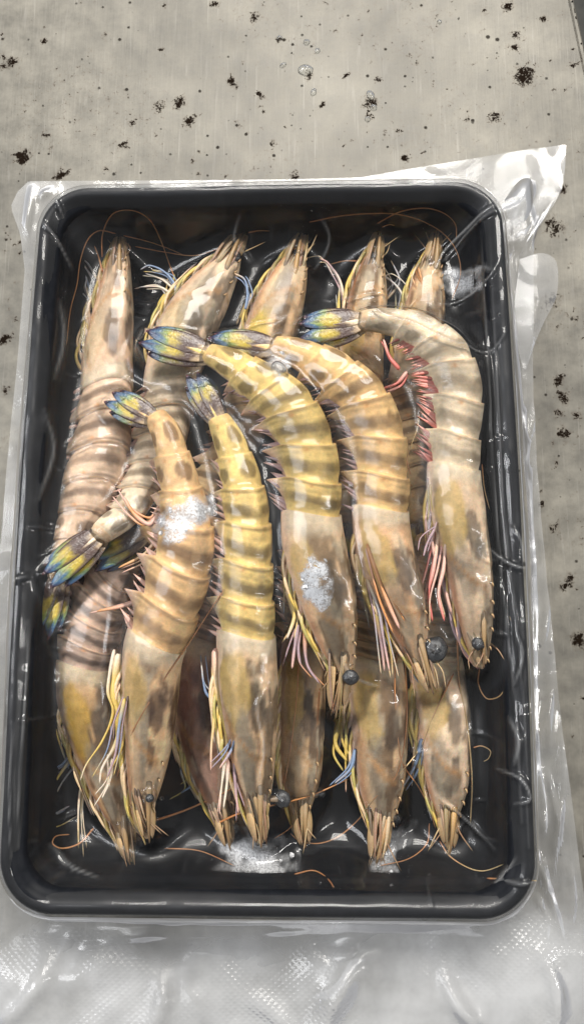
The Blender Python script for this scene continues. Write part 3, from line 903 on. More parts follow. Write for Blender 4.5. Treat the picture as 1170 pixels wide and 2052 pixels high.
SHRIMP = [
    dict(label='beige shrimp with its head up beside the left tray wall, tail at lower left', z=ZL, tint=BG, cend=768, dorsal=1, roll=(30, 34, 20),
         pts=[(241, 488, 22), (238, 530, 33), (228, 620, 48), (216, 710, 58), (214, 768, 60), (208, 850, 64), (196, 930, 68), (175, 1010, 58), (150, 1075, 42), (122, 1145, 26)],
         zs=[.013, .014, .014, .014, .014, .015, .016, .018, .021, .024],
         fan=(86, 1278), fanz=.025, ros=(243, 462), eyes=[(239, 515, 19, .005)], spread=0.16, fanw=.17, patchw=.2,
         legs=[([(178, 700), (165, 640), (180, 590), (170, 550), (157, 530)], ('tan', 'yel', 'yel', 'blue', 'white'), .0016, .0006, -.002),
               ([(182, 600), (172, 575), (175, 555)], ('yel', 'grey', 'grey'), .0009, .0005, 0),
               ([(195, 560), (178, 530), (168, 520)], ('tan', 'grey', 'grey'), .0009, .0005, 0)]),
    dict(label='pale shrimp with raised head leaning right, second head from left along the top', z=ZL, tint=GR, cend=765, dorsal=1, roll=(40, 38, 20),
         pts=[(472, 498, 24), (452, 535, 40), (414, 592, 58), (374, 660, 66), (350, 735, 62), (340, 800, 58), (322, 880, 54), (292, 960, 44), (256, 1025, 34), (212, 1062, 26)],
         zs=[.013, .014, .014, .014, .0135, .0135, .0135, .018, .025, .0295],
         fan=(92, 1168), fanz=.031, ros=(494, 450), eyes=[(472, 512, 16, .006)], spread=0.17, fanw=.17, patchw=.3,
         legs=[([(322, 650), (322, 610), (345, 575), (350, 550)], ('tan', 'yel', 'yel', 'olive'), .0022, .0008, -.001),
               ([(352, 600), (350, 570), (330, 545), (300, 532), (282, 540)], ('yel', 'blue', 'blue', 'blue', 'grey'), .0010, .0005, .002),
               ([(345, 590), (320, 575), (280, 575)], ('white', 'white', 'grey'), .0009, .0004, 0),
               ([(350, 580), (325, 560), (292, 548)], ('white', 'white', 'grey'), .0009, .0004, 0)]),
    dict(label='orange tinged shrimp head in the middle of the top row, body buried', z=ZL, tint=OL, cend=760, dorsal=1, roll=(40, 38, 20), patch=(204, 176, 74), patchw=.8,
         pts=[(596, 500, 25), (583, 545, 44), (556, 620, 58), (532, 700, 60), (512, 780, 56), (482, 870, 48), (425, 960, 42), (352, 1030, 34), (305, 1066, 26)],
         zs=[.013, .014, .014, .014, .0135, .0135, .0145, .018, .0215],
         fan=(186, 1136), fanz=.024, ros=(608, 455), eyes=[(600, 508, 18, .006)], spread=0.14, fanw=.17, head=(176, 138, 84),
         legs=[([(492, 620), (496, 590), (490, 560), (470, 548)], ('blue', 'blue', 'blue', 'tan'), .0010, .0006, .005),
               ([(480, 640), (505, 590), (540, 560)], ('yel', 'tan', 'tan'), .0016, .0007, -.002)]),
    dict(label='tan shrimp with its head up, second head from the right along the top', z=ZL, tint=OL, cend=755, dorsal=1, roll=(30, 34, 20),
         pts=[(752, 500, 22), (744, 545, 36), (734, 610, 46), (724, 690, 50), (720, 770, 52), (715, 860, 50), (705, 950, 42), (692, 1030, 28)],
         fan=(680, 1130), ros=(762, 455), eyes=[(752, 512, 14, .006)],
         legs=[([(690, 600), (680, 560), (655, 525), (640, 518)], ('tan', 'white', 'mauve', 'pink'), .0011, .0005, 0),
               ([(775, 600), (800, 565), (788, 530)], ('tan', 'grey', 'grey'), .0009, .0005, 0)]),
    dict(label='dusky shrimp with its head up at the far right of the top row', z=ZL, tint=OL, cend=755, dorsal=1, roll=(30, 34, 20), gain=.9,
         pts=[(868, 505, 20), (860, 545, 33), (850, 610, 46), (838, 690, 52), (822, 780, 50), (815, 870, 46), (824, 950, 40), (834, 1030, 28)],
         fan=(840, 1125), ros=(878, 455), eyes=[(862, 520, 12, .006)],
         legs=[([(818, 620), (845, 580), (838, 535)], ('tan', 'orange', 'orange'), .0011, .0006, .005),
               ([(800, 640), (805, 590), (770, 555), (735, 560)], ('white', 'white', 'grey', 'grey'), .0009, .0005, .002)]),
    dict(label='brownish shrimp lying lowest on the left, head at lower left corner of tray', z=ZL, tint=BR, cend=1345, dorsal=1, roll=(36, 40, 30), patch=(196, 156, 74), patchw=1.0,
         pts=[(258, 1690, 24), (240, 1620, 38), (206, 1520, 50), (182, 1430, 62), (170, 1350, 62), (182, 1270, 62), (206, 1200, 56), (240, 1140, 44), (275, 1095, 34)],
         edge='mauve', swim='mauve', ros=(262, 1738), eyes=[(272, 1648, 15, .005)], fan=(350, 1040),
         legs=[([(150, 1500), (120, 1535), (92, 1535)], ('mauve', 'blue', 'blue'), .0010, .0005, 0),
               ([(150, 1510), (115, 1560), (80, 1615), (85, 1640), (140, 1615)], ('blue', 'yel', 'olive', 'grey', 'grey'), .0010, .0006, 0),
               ([(165, 1560), (158, 1620), (158, 1700)], ('tan', 'white', 'yel'), .0009, .0005, 0)]),
    dict(label='reddish brown shrimp head buried between two upper shrimp, lower left of centre', z=ZL, tint=((188, 160, 122), (104, 78, 64), (158, 126, 98)), cend=1285, dorsal=1, roll=(36, 38, 20),
         patch=(150, 104, 88), patchw=.9, greyw=.2,
         pts=[(452, 1650, 26), (436, 1580, 40), (412, 1480, 54), (396, 1390, 58), (398, 1290, 54), (410, 1210, 50), (420, 1130, 44), (430, 1060, 32)],
         ros=(462, 1705), eyes=[(470, 1660, 12, .005)], fan=(440, 960),
         legs=[([(375, 1490), (370, 1540), (385, 1570), (362, 1590)], ('olive', 'olive', 'blue', 'blue'), .0016, .0005, .002)]),
    dict(label='dim olive shrimp head in the gap below centre, between two taller shrimp', z=ZL, tint=OL, cend=1300, dorsal=1, roll=(30, 34, 20), gain=.92,
         pts=[(600, 1640, 26), (602, 1570, 40), (604, 1480, 46), (606, 1390, 48), (610, 1300, 46), (608, 1220, 42), (604, 1140, 38), (598, 1070, 28)],
         ros=(612, 1700), eyes=[(640, 1590, 13, .004)], fan=(595, 970)),
    dict(label='tan shrimp head hanging below centre right with ice at its snout', z=ZL, tint=OL, cend=1330, dorsal=1, roll=(34, 38, 20), head=(176, 132, 88),
         pts=[(764, 1660, 28), (762, 1580, 46), (760, 1490, 56), (756, 1410, 60), (750, 1330, 56), (744, 1250, 52), (738, 1170, 44), (728, 1090, 30)],
         ros=(750, 1745), eyes=[(795, 1640, 12, .004)], fan=(720, 1000),
         legs=[([(680, 1440), (672, 1490), (695, 1525)], ('olive', 'yel', 'yel'), .0020, .0009, .002),
               ([(712, 1500), (702, 1540), (670, 1570)], ('blue', 'blue', 'grey'), .0014, .0005, .003)]),
    dict(label='pale tan shrimp head at the lower right corner of the pack', z=ZL, tint=GR, cend=1330, dorsal=1, roll=(30, 34, 20), head=(190, 150, 90),
         pts=[(896, 1650, 27), (894, 1580, 44), (890, 1500, 52), (884, 1410, 56), (872, 1330, 54), (866, 1250, 48), (860, 1170, 40), (852, 1090, 28)],
         ros=(900, 1715), eyes=[(914, 1662, 17, .004)], fan=(850, 1000),
         legs=[([(828, 1380), (822, 1450), (838, 1500)], ('olive', 'yel', 'olive'), .0022, .0009, .002),
               ([(845, 1480), (832, 1530), (805, 1580)], ('blue', 'blue', 'grey'), .0015, .0006, .003)]),
    dict(label='banded orange brown shrimp on top at left, frost on its back', z=ZU, tint=((216, 182, 120), (116, 86, 58), (196, 168, 118)), cend=1300, dorsal=1, roll=(38, 36, 10), edge='pink',
         pts=[(284, 1640, 28), (290, 1570, 42), (298, 1480, 54), (302, 1390, 62), (308, 1310, 68), (332, 1235, 70), (356, 1160, 70), (374, 1080, 62), (366, 1000, 50), (350, 930, 42), (334, 870, 34), (318, 842, 26)],
         zs=[.026, .029, .031, .0325, .033, .033, .033, .0325, .032, .031, .030, .029],
         fan=(216, 796), fanz=.029, spread=.18, fanw=.20, ros=(300, 1690), eyes=[(300, 1600, 10, .004)], swim='pink', patchw=.6,
         legs=[([(238, 1310), (228, 1390), (240, 1440), (232, 1490), (205, 1540), (200, 1570)], ('white', 'yel', 'yel', 'yel', 'white', 'white'), .0022, .0006, .002),
               ([(250, 1400), (240, 1450), (232, 1510), (215, 1560)], ('yel', 'blue', 'mauve', 'mauve'), .0012, .0005, .006),
               ([(225, 1520), (222, 1560), (205, 1600)], ('white', 'white', 'white'), .0010, .0005, 0),
               ([(320, 1030), (300, 1050), (270, 1030), (248, 995)], ('pink', 'pink', 'orange', 'pink'), .0018, .0008, 0),
               ([(330, 1060), (290, 1110), (238, 1138)], ('pink', 'tan', 'orange'), .0015, .0007, -.002),
               ([(310, 1180), (260, 1210), (195, 1225)], ('pink', 'pink', 'orange'), .0022, .0008, -.004)]),
    dict(label='yellow green banded shrimp on top left of centre, straight from tail to head', z=ZU, tint=YG, cend=1285, dorsal=1, roll=(38, 36, 14), edge='white',
         pts=[(518, 1650, 28), (510, 1570, 44), (502, 1480, 56), (497, 1390, 66), (494, 1290, 64), (493, 1200, 60), (495, 1110, 57), (492, 1020, 52), (480, 950, 44), (462, 890, 36), (444, 850, 27)],
         zs=[.026, .029, .032, .0325, .0325, .0325, .0325, .032, .031, .030, .029],
         fan=(384, 748), fanz=.030, spread=.16, fanw=.19, dull=.25, ros=(524, 1700), eyes=[(566, 1602, 20, -.001)], greyw=.8,
         legs=[([(432, 1300), (436, 1380), (448, 1440), (455, 1480), (455, 1530)], ('pink', 'tan', 'yel', 'yel', 'pink'), .0026, .0009, .002),
               ([(478, 1450), (465, 1500), (440, 1540)], ('mauve', 'blue', 'pink'), .0012, .0006, .004),
               ([(428, 1405), (412, 1385), (403, 1325)], ('blue', 'blue', 'white'), .0009, .0004, 0),
               ([(458, 1520), (455, 1570), (448, 1620)], ('pink', 'white', 'white'), .0012, .0005, .001),
               ([(470, 1520), (472, 1580), (478, 1630)], ('mauve', 'mauve', 'pink'), .0011, .0005, .001)]),
    dict(label='yellow green shrimp on top at centre with a white frost spot on its head', z=ZU, tint=YG, cend=1045, dorsal=1, roll=(36, 36, 20), edge='pink',
         pts=[(688, 1360, 30), (676, 1290, 46), (655, 1200, 64), (634, 1120, 70), (624, 1045, 66), (622, 970, 66), (610, 890, 66), (572, 815, 62), (512, 762, 48), (460, 726, 34), (428, 712, 26)],
         zs=[.030, .032, .033, .0335, .0335, .0335, .0335, .0335, .033, .0325, .032],
         fan=(284, 676), fanz=.032, spread=.16, fanw=.19, ros=(672, 1440), eyes=[(702, 1357, 19, .006)], swim='mauve',
         legs=[([(572, 1180), (590, 1230), (575, 1280)], ('tan', 'yel', 'white'), .0018, .0008, .001),
               ([(598, 1250), (590, 1300), (585, 1340)], ('mauve', 'mauve', 'pink'), .0014, .0008, 0),
               ([(610, 1260), (615, 1330), (640, 1370)], ('orange', 'mauve', 'mauve'), .0013, .0006, 0)]),
    dict(label='golden banded curved shrimp on top right of centre, large dark eye at its head', z=ZU, tint=YO, cend=1035, dorsal=1, roll=(36, 36, 20), edge='tan',
         pts=[(848, 1345, 24), (826, 1280, 40), (796, 1190, 58), (772, 1110, 64), (762, 1035, 62), (762, 960, 62), (756, 880, 62), (722, 800, 60), (655, 740, 50), (600, 708, 34), (562, 696, 26)],
         zs=[.030, .032, .033, .0335, .0335, .0335, .0335, .0335, .033, .0325, .032],
         fan=(410, 694), fanz=.033, spread=.16, fanw=.19, ros=(868, 1392), eyes=[(872, 1302, 27, .003)], swim='mauve',
         legs=[([(712, 1110), (730, 1170), (752, 1230), (765, 1300), (770, 1345)], ('tan', 'yel', 'yel', 'mauve', 'pink'), .0022, .0007, .002),
               ([(735, 1160), (758, 1220), (768, 1280), (780, 1345)], ('tan', 'grey', 'mauve', 'pink'), .0012, .0006, .004),
               ([(735, 1090), (770, 1190), (800, 1260)], ('orange', 'orange', 'pink'), .0014, .0010, .007)]),
    dict(label='pale shrimp curled along the right tray wall, with pink red legs', z=ZU, tint=((204, 190, 148), (138, 124, 92), (190, 172, 132)), cend=950, dorsal=1, roll=(34, 36, 24), edge='tan', band=.6,
         pts=[(958, 1325, 26), (952, 1260, 42), (936, 1150, 54), (918, 1050, 62), (908, 952, 58), (912, 870, 54), (916, 790, 55), (892, 715, 54), (836, 664, 42), (776, 644, 30), (736, 642, 24)],
         zs=[.029, .031, .032, .033, .033, .033, .033, .0335, .034, .034, .0335],
         fan=(596, 668), fanz=.034, spread=.2, fanw=.2, swiml=.30, swimb=10, ros=(968, 1340), eyes=[(958, 1290, 16, .003)], swim='red',
         legs_c=[('tan', 'yel', 'pink'), ('pink', 'pink', 'red'), ('tan', 'mauve', 'pink')],
         legs=[([(800, 740), (780, 715), (768, 680)], ('red', 'red', 'pink'), .0014, .0008, .002),
               ([(815, 745), (795, 768), (762, 780)], ('pink', 'red', 'red'), .0013, .0007, 0),
               ([(862, 970), (868, 1020), (880, 1060), (905, 1085), (912, 1110)], ('tan', 'yel', 'yel', 'olive', 'mauve'), .0012, .0007, .003),
               ([(880, 1060), (868, 1140), (858, 1190), (866, 1245)], ('tan', 'pink', 'red', 'red'), .0015, .0008, .003),
               ([(895, 1060), (888, 1140), (878, 1190), (890, 1245)], ('tan', 'pink', 'pink', 'red'), .0014, .0008, .004),
               ([(870, 1060), (855, 1090), (848, 1115)], ('mauve', 'mauve', 'mauve'), .0009, .0006, .006)]),
]
ROOTS = [make_shrimp(d, k) for k, d in enumerate(SHRIMP)]

# ------------------------------------------------------------------ the film: a sheet sucked down over tray and shrimp
GX, GY = 300, 444
fx = np.linspace(-TW / 2 - 0.0012, TW / 2 + 0.0012, GX)
fy = np.linspace(-TL / 2 - 0.0012, TL / 2 + 0.0012, GY)
FX, FY = np.meshgrid(fx, fy, indexing='ij')
DX = fx[1] - fx[0]


def rr_sdf(x, y, w=TW / 2, l=TL / 2, r=TR, bow=0.0012):
    w = w + bow * np.cos(np.clip(y / l, -1, 1) * math.pi / 2)
    qx, qy = np.abs(x) - w + r, np.abs(y) - l + r
    return np.minimum(np.maximum(qx, qy), 0) + np.hypot(np.maximum(qx, 0), np.maximum(qy, 0)) - r


SDF = rr_sdf(FX, FY)
obst = np.full((GX, GY), 0.0048)
for pts in HEIGHT_PTS:
    i = np.clip(np.round((pts[:, 0] - fx[0]) / DX).astype(int), 1, GX - 2)
    j = np.clip(np.round((pts[:, 1] - fy[0]) / (fy[1] - fy[0])).astype(int), 1, GY - 2)
    for a in (-1, 0, 1):
        for b in (-1, 0, 1):
            np.maximum.at(obst, (i + a, j + b), pts[:, 2])
ins = -SDF
wallz = np.interp(ins.ravel(), [-1, 0, .0012, .0038, .005, .0078, .0085, .0103, .0113, .0138, .0163, .03],
                  [.0335, .0335, .0342, .0342, .0334, .0310, .027, .0252, .0228, .007, .0041, .004]).reshape(ins.shape)
obst = np.maximum(obst, wallz)
fixed = SDF > -0.0022
film = np.maximum(obst + 0.0003, 0.036)
film[fixed] = 0.0346


def relax(h, ob, fx_, n, c):
    for _ in range(n):
        avg = 0.25 * (np.roll(h, 1, 0) + np.roll(h, -1, 0) + np.roll(h, 1, 1) + np.roll(h, -1, 1)) - c
        h = np.where(fx_, h, np.maximum(ob, avg))
    return h


film = relax(film, np.where(fixed, 0.0346, obst + 0.0005), fixed, 1400, 2.2e-5)
for _ in range(2):
    sm = 0.25 * (np.roll(film, 1, 0) + np.roll(film, -1, 0) + np.roll(film, 1, 1) + np.roll(film, -1, 1))
    film = np.where(fixed, film, np.maximum(sm, obst + 0.0003))
FILM0 = film.copy()


def film_z(x, y):
    i = np.clip((x - fx[0]) / DX, 0, GX - 1.001)
    j = np.clip((y - fy[0]) / (fy[1] - fy[0]), 0, GY - 1.001)
    a, b = int(i), int(j)
    s, t = i - a, j - b
    return ((FILM0[a, b] * (1 - s) + FILM0[a + 1, b] * s) * (1 - t) + (FILM0[a, b + 1] * (1 - s) + FILM0[a + 1, b + 1] * s) * t)


def onfilm(px_, py_, below=0.0009):
    z = 0.03
    for _ in range(8):
        q = P(px_, py_, z)
        z = 0.5 * z + 0.5 * (film_z(q[0], q[1]) - below)
    return P(px_, py_, z)


def seg_dist(X, Y, poly):
    best = np.full(X.shape, 9.0)
    tt = np.zeros(X.shape)
    n = len(poly) - 1
    for k in range(n):
        a, b = poly[k], poly[k + 1]
        d = b - a
        t = np.clip(((X - a[0]) * d[0] + (Y - a[1]) * d[1]) / (d @ d), 0, 1)
        q = np.hypot(X - a[0] - t * d[0], Y - a[1] - t * d[1])
        m = q < best
        best = np.where(m, q, best)
        tt = np.where(m, (k + t) / n, tt)
    return best, tt


CREASES = [  # pleats of the film and painted glare streaks: photo polyline, height, width
    ([(1004, 410), (940, 455), (890, 505), (872, 540)], .0016, .0016), ([(998, 420), (935, 470), (885, 525)], .0010, .0010),
    ([(1010, 395), (1040, 370)], .0016, .0015),
    ([(963, 440), (972, 640), (982, 800), (1000, 1100), (1030, 1400), (1045, 1650)], .0006, .0008),
    ([(978, 430), (990, 700), (1010, 1050), (1045, 1380), (1058, 1700)], .0006, .0008),
    ([(884, 610), (930, 600), (975, 560), (1000, 520)], .0010, .0010), ([(905, 545), (960, 540), (985, 545)], .0009, .0016),
    ([(700, 608), (760, 625), (830, 650), (905, 685), (980, 705), (1012, 665)], .0010, .0010), ([(650, 600), (720, 592), (780, 585)], .0007, .0007),
    ([(560, 640), (500, 650), (440, 660)], .0006, .0007), ([(285, 660), (275, 690), (290, 720)], .0014, .0018),
    ([(0, 1158), (30, 1162), (55, 1155)], .0016, .0013), ([(980, 1100), (1030, 1135), (1062, 1138)], .0014, .0013), ([(1030, 1060), (1045, 1090), (1050, 1130)], .0012, .0016),
    ([(80, 440), (115, 480), (145, 540)], .0008, .0012), ([(95, 385), (115, 405), (130, 440)], .0010, .0010), ([(60, 1240), (52, 1400), (40, 1560), (38, 1700)], .0006, .0008),
    ([(26, 1450), (20, 1600), (22, 1720)], .0006, .0008), ([(995, 1540), (1040, 1560), (1060, 1600), (1030, 1610)], .0012, .0012),
    ([(1000, 1760), (1040, 1770), (1078, 1768)], .0010, .0010), ([(985, 1780), (1010, 1745), (1030, 1720)], .0010, .0012), ([(1035, 1270), (1045, 1310), (1030, 1370)], .0010, .0012),
    ([(1020, 1440), (1035, 1480), (1030, 1530)], .0012, .0018), ([(530, 1380), (515, 1420), (530, 1500), (520, 1560), (530, 1640)], .0009, .0012),
    ([(700, 1350), (725, 1365), (755, 1375)], .0012, .0016), ([(100, 1690), (140, 1730), (200, 1760)], .0008, .0010), ([(870, 1590), (930, 1640), (990, 1700)], .0007, .0012),
    ([(340, 1000), (310, 1010), (290, 1030)], .0006, .0008), ([(480, 430), (470, 480), (500, 520)], .0007, .0014), ([(640, 430), (660, 480), (630, 540)], .0007, .0014),
    ([(120, 600), (130, 680), (110, 760)], .0007, .0014), ([(90, 820), (110, 900), (80, 1000)], .0007, .0014),
]
CRE = np.zeros_like(film)  # whitening mask: doubled film at pleats plus glare painted as haze
fgx, fgy = np.gradient(FILM0, fx, fy)
R3 = np.random.RandomState(21)
folds = []
while len(folds) < 120:
    a, b = R3.randint(12, GX - 12), R3.randint(12, GY - 12)
    if SDF[a, b] > -0.006 or FILM0[a, b] - obst[a, b] < 0.0015:
        continue
    g = np.array([fgx[a, b], fgy[a, b]]) + R3.randn(2) * 0.12
    g /= np.linalg.norm(g) + 1e-9
    c0 = np.array([fx[a], fy[b]])
    n2_ = np.array([-g[1], g[0]])
    L_ = R3.uniform(0.002, 0.0065)
    folds.append((np.array([c0 - g * L_, c0 + n2_ * L_ * R3.uniform(-.2, .2), c0 + g * L_]), R3.uniform(0.0002, 0.0006), R3.uniform(0.0005, 0.0010)))
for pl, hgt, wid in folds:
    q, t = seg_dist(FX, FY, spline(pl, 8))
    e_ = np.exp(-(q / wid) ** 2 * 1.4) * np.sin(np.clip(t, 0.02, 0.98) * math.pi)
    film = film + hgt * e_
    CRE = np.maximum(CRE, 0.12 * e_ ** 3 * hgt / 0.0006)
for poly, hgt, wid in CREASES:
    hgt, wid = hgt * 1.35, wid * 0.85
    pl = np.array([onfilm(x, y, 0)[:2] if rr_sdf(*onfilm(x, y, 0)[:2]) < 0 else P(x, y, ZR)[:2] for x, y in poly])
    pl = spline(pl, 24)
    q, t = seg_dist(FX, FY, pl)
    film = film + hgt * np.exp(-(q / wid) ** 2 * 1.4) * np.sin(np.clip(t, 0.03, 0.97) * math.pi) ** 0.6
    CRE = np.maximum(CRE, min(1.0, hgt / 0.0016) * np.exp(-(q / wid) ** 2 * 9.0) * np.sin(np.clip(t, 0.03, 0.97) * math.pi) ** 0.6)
film = film + 0.00022 * fnoise(FX * 90, FY * 90, 0.7, 1) * (SDF < -0.003)

bag = empty('vacuum_bag', (0, 0, 0.0005))
tag(bag, 'clear glossy vacuum bag sealed tight over the black tray', 'bag')
fxx, fyy = FX.copy(), FY.copy()
outm = SDF > 0
gxn, gyn = np.gradient(SDF, fx, fy)
gl = np.hypot(gxn, gyn) + 1e-9
fxx = np.where(outm, FX - gxn / gl * SDF, FX)
fyy = np.where(outm, FY - gyn / gl * SDF, FY)
fz = np.where(SDF > -0.0016, 0.0346 - 0.0008 * smooth(-0.0016, 0, SDF), film)
keep = SDF < 0
F = []
for i in range(GX - 1):
    for j in range(GY - 1):
        if keep[i, j] or keep[i + 1, j] or keep[i, j + 1] or keep[i + 1, j + 1]:
            F.append((i * GY + j, (i + 1) * GY + j, (i + 1) * GY + j + 1, i * GY + j + 1))
used = np.unique(np.array(F).ravel())
remap = np.full(GX * GY, -1)
remap[used] = np.arange(len(used))
VF = np.stack([fxx, fyy, fz], -1).reshape(-1, 3)[used]
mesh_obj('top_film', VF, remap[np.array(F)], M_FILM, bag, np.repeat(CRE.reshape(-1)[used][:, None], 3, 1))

# skirt of the bag: from the rim down to the table, out to its trimmed edge
OUTER = [(58, 364), (300, 362), (560, 360), (720, 356), (900, 326), (1020, 306), (1133, 290), (1131, 340), (1124, 385), (1098, 428), (1076, 455), (1068, 490), (1068, 600), (1067, 700), (1068, 800),
         (1074, 920), (1086, 1080), (1104, 1250), (1124, 1450), (1150, 1650), (1168, 1800), (1190, 1930), (1230, 2130), (900, 2130), (500, 2130), (-60, 2130), (-60, 1850), (-42, 1650),
         (-32, 1500), (-14, 1250), (6, 1050), (22, 860), (38, 700), (50, 540), (42, 470), (22, 415), (36, 385)]
oz = 0.0018
opoly = np.array([P(x, y, oz)[:2] for x, y in OUTER])


def ray_poly(c, d, poly):
    best = None
    n = len(poly)
    for k in range(n):
        a, b = poly[k], poly[(k + 1) % n]
        e = b - a
        den = d[0] * e[1] - d[1] * e[0]
        if abs(den) < 1e-12:
            continue
        w = a - c
        t = (w[0] * e[1] - w[1] * e[0]) / den
        s = (w[0] * d[1] - w[1] * d[0]) / den
        if t > 0 and -1e-6 <= s <= 1 + 1e-6 and (best is None or t > best):
            best = t
    return best


inner = rrect(-0.0003, 120, 34)
NV = 34
V = []
for p in inner:
    d = p / np.linalg.norm(p)
    t = ray_poly(np.array([0.0, 0.0]), d, opoly)
    q = d * t if t else p * 1.1
    gap = np.linalg.norm(q - p)
    for v in range(NV):
        s = (v / (NV - 1)) ** 1.25
        xy = p + (q - p) * s
        dist = gap * s
        reach = min(gap * 0.9, 0.0135)
        z = oz + (0.0338 - oz) * (1 - smooth(0, 1, np.array(dist / reach)) * 1.0) * (1 - 0.25 * min(1, dist / reach))
        z = float(z)
        am = smooth(0, 0.004, np.array(dist)) * (0.0006 + 0.0010 * (z / 0.034))
        z += float(am * (fnoise(xy[0] * 45, xy[1] * 45, 3.3, 2) + 0.3))
        V.append((xy[0], xy[1], max(z, 0.0009)))
V = np.array(V)
SK = [([(110, 1868), (400, 1876), (760, 1862), (1090, 1872)], .0022, .0016), ([(720, 1885), (690, 1930), (640, 2000)], .004, .004), ([(1045, 370), (1070, 440), (1062, 520)], .0014, .0014),
      ([(1000, 420), (1050, 400), (1066, 365), (1040, 360)], .0022, .0016), ([(1030, 480), (1068, 460), (1090, 440)], .0020, .0020), ([(1015, 620), (1028, 660), (1022, 720)], .0020, .0014),
      ([(1063, 1680), (1098, 1780), (1120, 1850), (1132, 1900)], .0024, .0016), ([(1078, 1800), (1100, 1850), (1090, 1900)], .0020, .0013), ([(1060, 1290), (1070, 1450), (1080, 1600)], .0016, .0014),
      ([(60, 370), (45, 470)], .0016, .0016), ([(75, 385), (95, 372)], .0016, .0014), ([(930, 1860), (985, 1890), (920, 1925)], .0016, .0014), ([(1085, 1040), (1100, 1150)], .0010, .0016),
      ([(140, 1880), (80, 1990)], .0016, .0016), ([(170, 1900), (110, 2000)], .0012, .0014)]
R4 = np.random.RandomState(33)
for _ in range(46):
    if R4.rand() < 0.6:
        x0, y0 = R4.uniform(1020, 1110), R4.uniform(420, 1850)
        x0 += (y0 - 420) * 0.045
        dx, dy = R4.uniform(-14, 14), R4.uniform(20, 90)
    else:
        x0, y0 = R4.uniform(60, 1100), R4.uniform(1855, 1990)
        dx, dy = R4.uniform(20, 90), R4.uniform(-25, 25)
    SK.append(([(x0 - dx, y0 - dy), (x0 + R4.uniform(-6, 6), y0), (x0 + dx, y0 + dy)], R4.uniform(.0006, .0018), R4.uniform(.0007, .0014)))
for poly, hgt, wid in SK:
    pl = spline(np.array([P(x, y, 0.006)[:2] for x, y in poly]), 20)
    q, t = seg_dist(V[:, 0], V[:, 1], pl)
    V[:, 2] += hgt * np.exp(-(q / wid) ** 2) * np.sin(np.clip(t, 0.05, 0.95) * math.pi) ** 0.5
FS = grid_faces(len(inner) + 1, NV)
n_in = len(inner)
FS = [tuple(i % (n_in * NV) for i in f)[::-1] for f in FS]
mesh_obj('skirt', V, FS, M_SKIRT, bag)


def sheet(name, poly, z0, amp, freq, mat, ridges=(), nx=60, ny=60, droop=None):
    """a loose piece of film spanned by four photo corners (top left, top right, bottom right, bottom left)"""
    a, b, c, d = (P(x, y, z0)[:2] for x, y in poly)
    U, W = np.meshgrid(np.linspace(0, 1, nx), np.linspace(0, 1, ny), indexing='ij')
    xy = (a * ((1 - U) * (1 - W))[..., None] + b * (U * (1 - W))[..., None] + c * (U * W)[..., None] + d * ((1 - U) * W)[..., None])
    z = z0 + amp * (fnoise(xy[..., 0] * freq, xy[..., 1] * freq, 5.5, 3) + 0.4)
    for pl, hgt, wid in ridges:
        pw = spline(np.array([P(x, y, z0)[:2] for x, y in pl]), 20)
        q, t = seg_dist(xy[..., 0], xy[..., 1], pw)
        z = z + hgt * np.exp(-(q / wid) ** 2) * np.sin(np.clip(t, 0.05, 0.98) * math.pi) ** 0.5
    if droop is not None:
        z = 0.0007 + (z - 0.0007) * droop(U, W)
    V = np.concatenate([xy, np.maximum(z, 0.0006)[..., None]], -1).reshape(-1, 3)
    cl = np.clip(smooth(0.36, 0.56, W + 0.03 * np.sin(U * 11) + 0.02 * np.sin(U * 29 + 1)) + 0.02, 0, 1).reshape(-1, 1)
    o = mesh_obj(name, V, grid_faces(nx, ny), mat, bag, np.repeat(cl, 3, 1))
    o.data.flip_normals()
    return o


sheet('open_end_flap', [(-140, 1650), (1136, 1500), (1268, 2260), (-160, 2260)], 0.0050, 0.0040, 34, M_FLAP,
      [([(725, 1905), (690, 1960), (640, 2060), (600, 2150)], .006, .004), ([(330, 1960), (325, 2010), (300, 2070)], .003, .003), ([(880, 1920), (905, 1990), (960, 2060)], .003, .003),
       ([(1080, 1910), (1110, 1980), (1100, 2080)], .003, .0025), ([(100, 1930), (60, 2000), (0, 2060)], .003, .003), ([(480, 1990), (560, 2040), (580, 2120)], .003, .004)],
      160, 60, lambda U, W: smooth(0.40, 0.62, W + 0.05 * np.sin(U * 9)))


def patch_sheet(name, outline, z0, mat, bulge=0.001):
    c = np.mean(outline, 0)
    sp_ = spline(np.array(list(outline) + [outline[0]]), 60)[:-1]
    V = []
    for k in range(7):
        s = k / 6
        for p in sp_:
            q = c + (p - c) * s
            w = P(q[0], q[1], z0)
            V.append((w[0], w[1], z0 + bulge * (1 - s * s) + 0.0006 * float(fnoise(w[0] * 90, w[1] * 90, 2.2, 2))))
    return mesh_obj(name, V, [f[::-1] for f in grid_faces(7, len(sp_), True)], mat, bag)


patch_sheet('folded_edge', [(1040, 520), (1085, 507), (1112, 520), (1118, 555), (1112, 600), (1092, 640), (1070, 690), (1050, 740), (1030, 640)], 0.0034, M_SKIRT, 0.0012)
patch_sheet('corner_fold', [(1010, 400), (1040, 362), (1062, 358), (1068, 390), (1060, 430), (1035, 455), (1018, 440)], 0.012, M_SKIRT, 0.004)

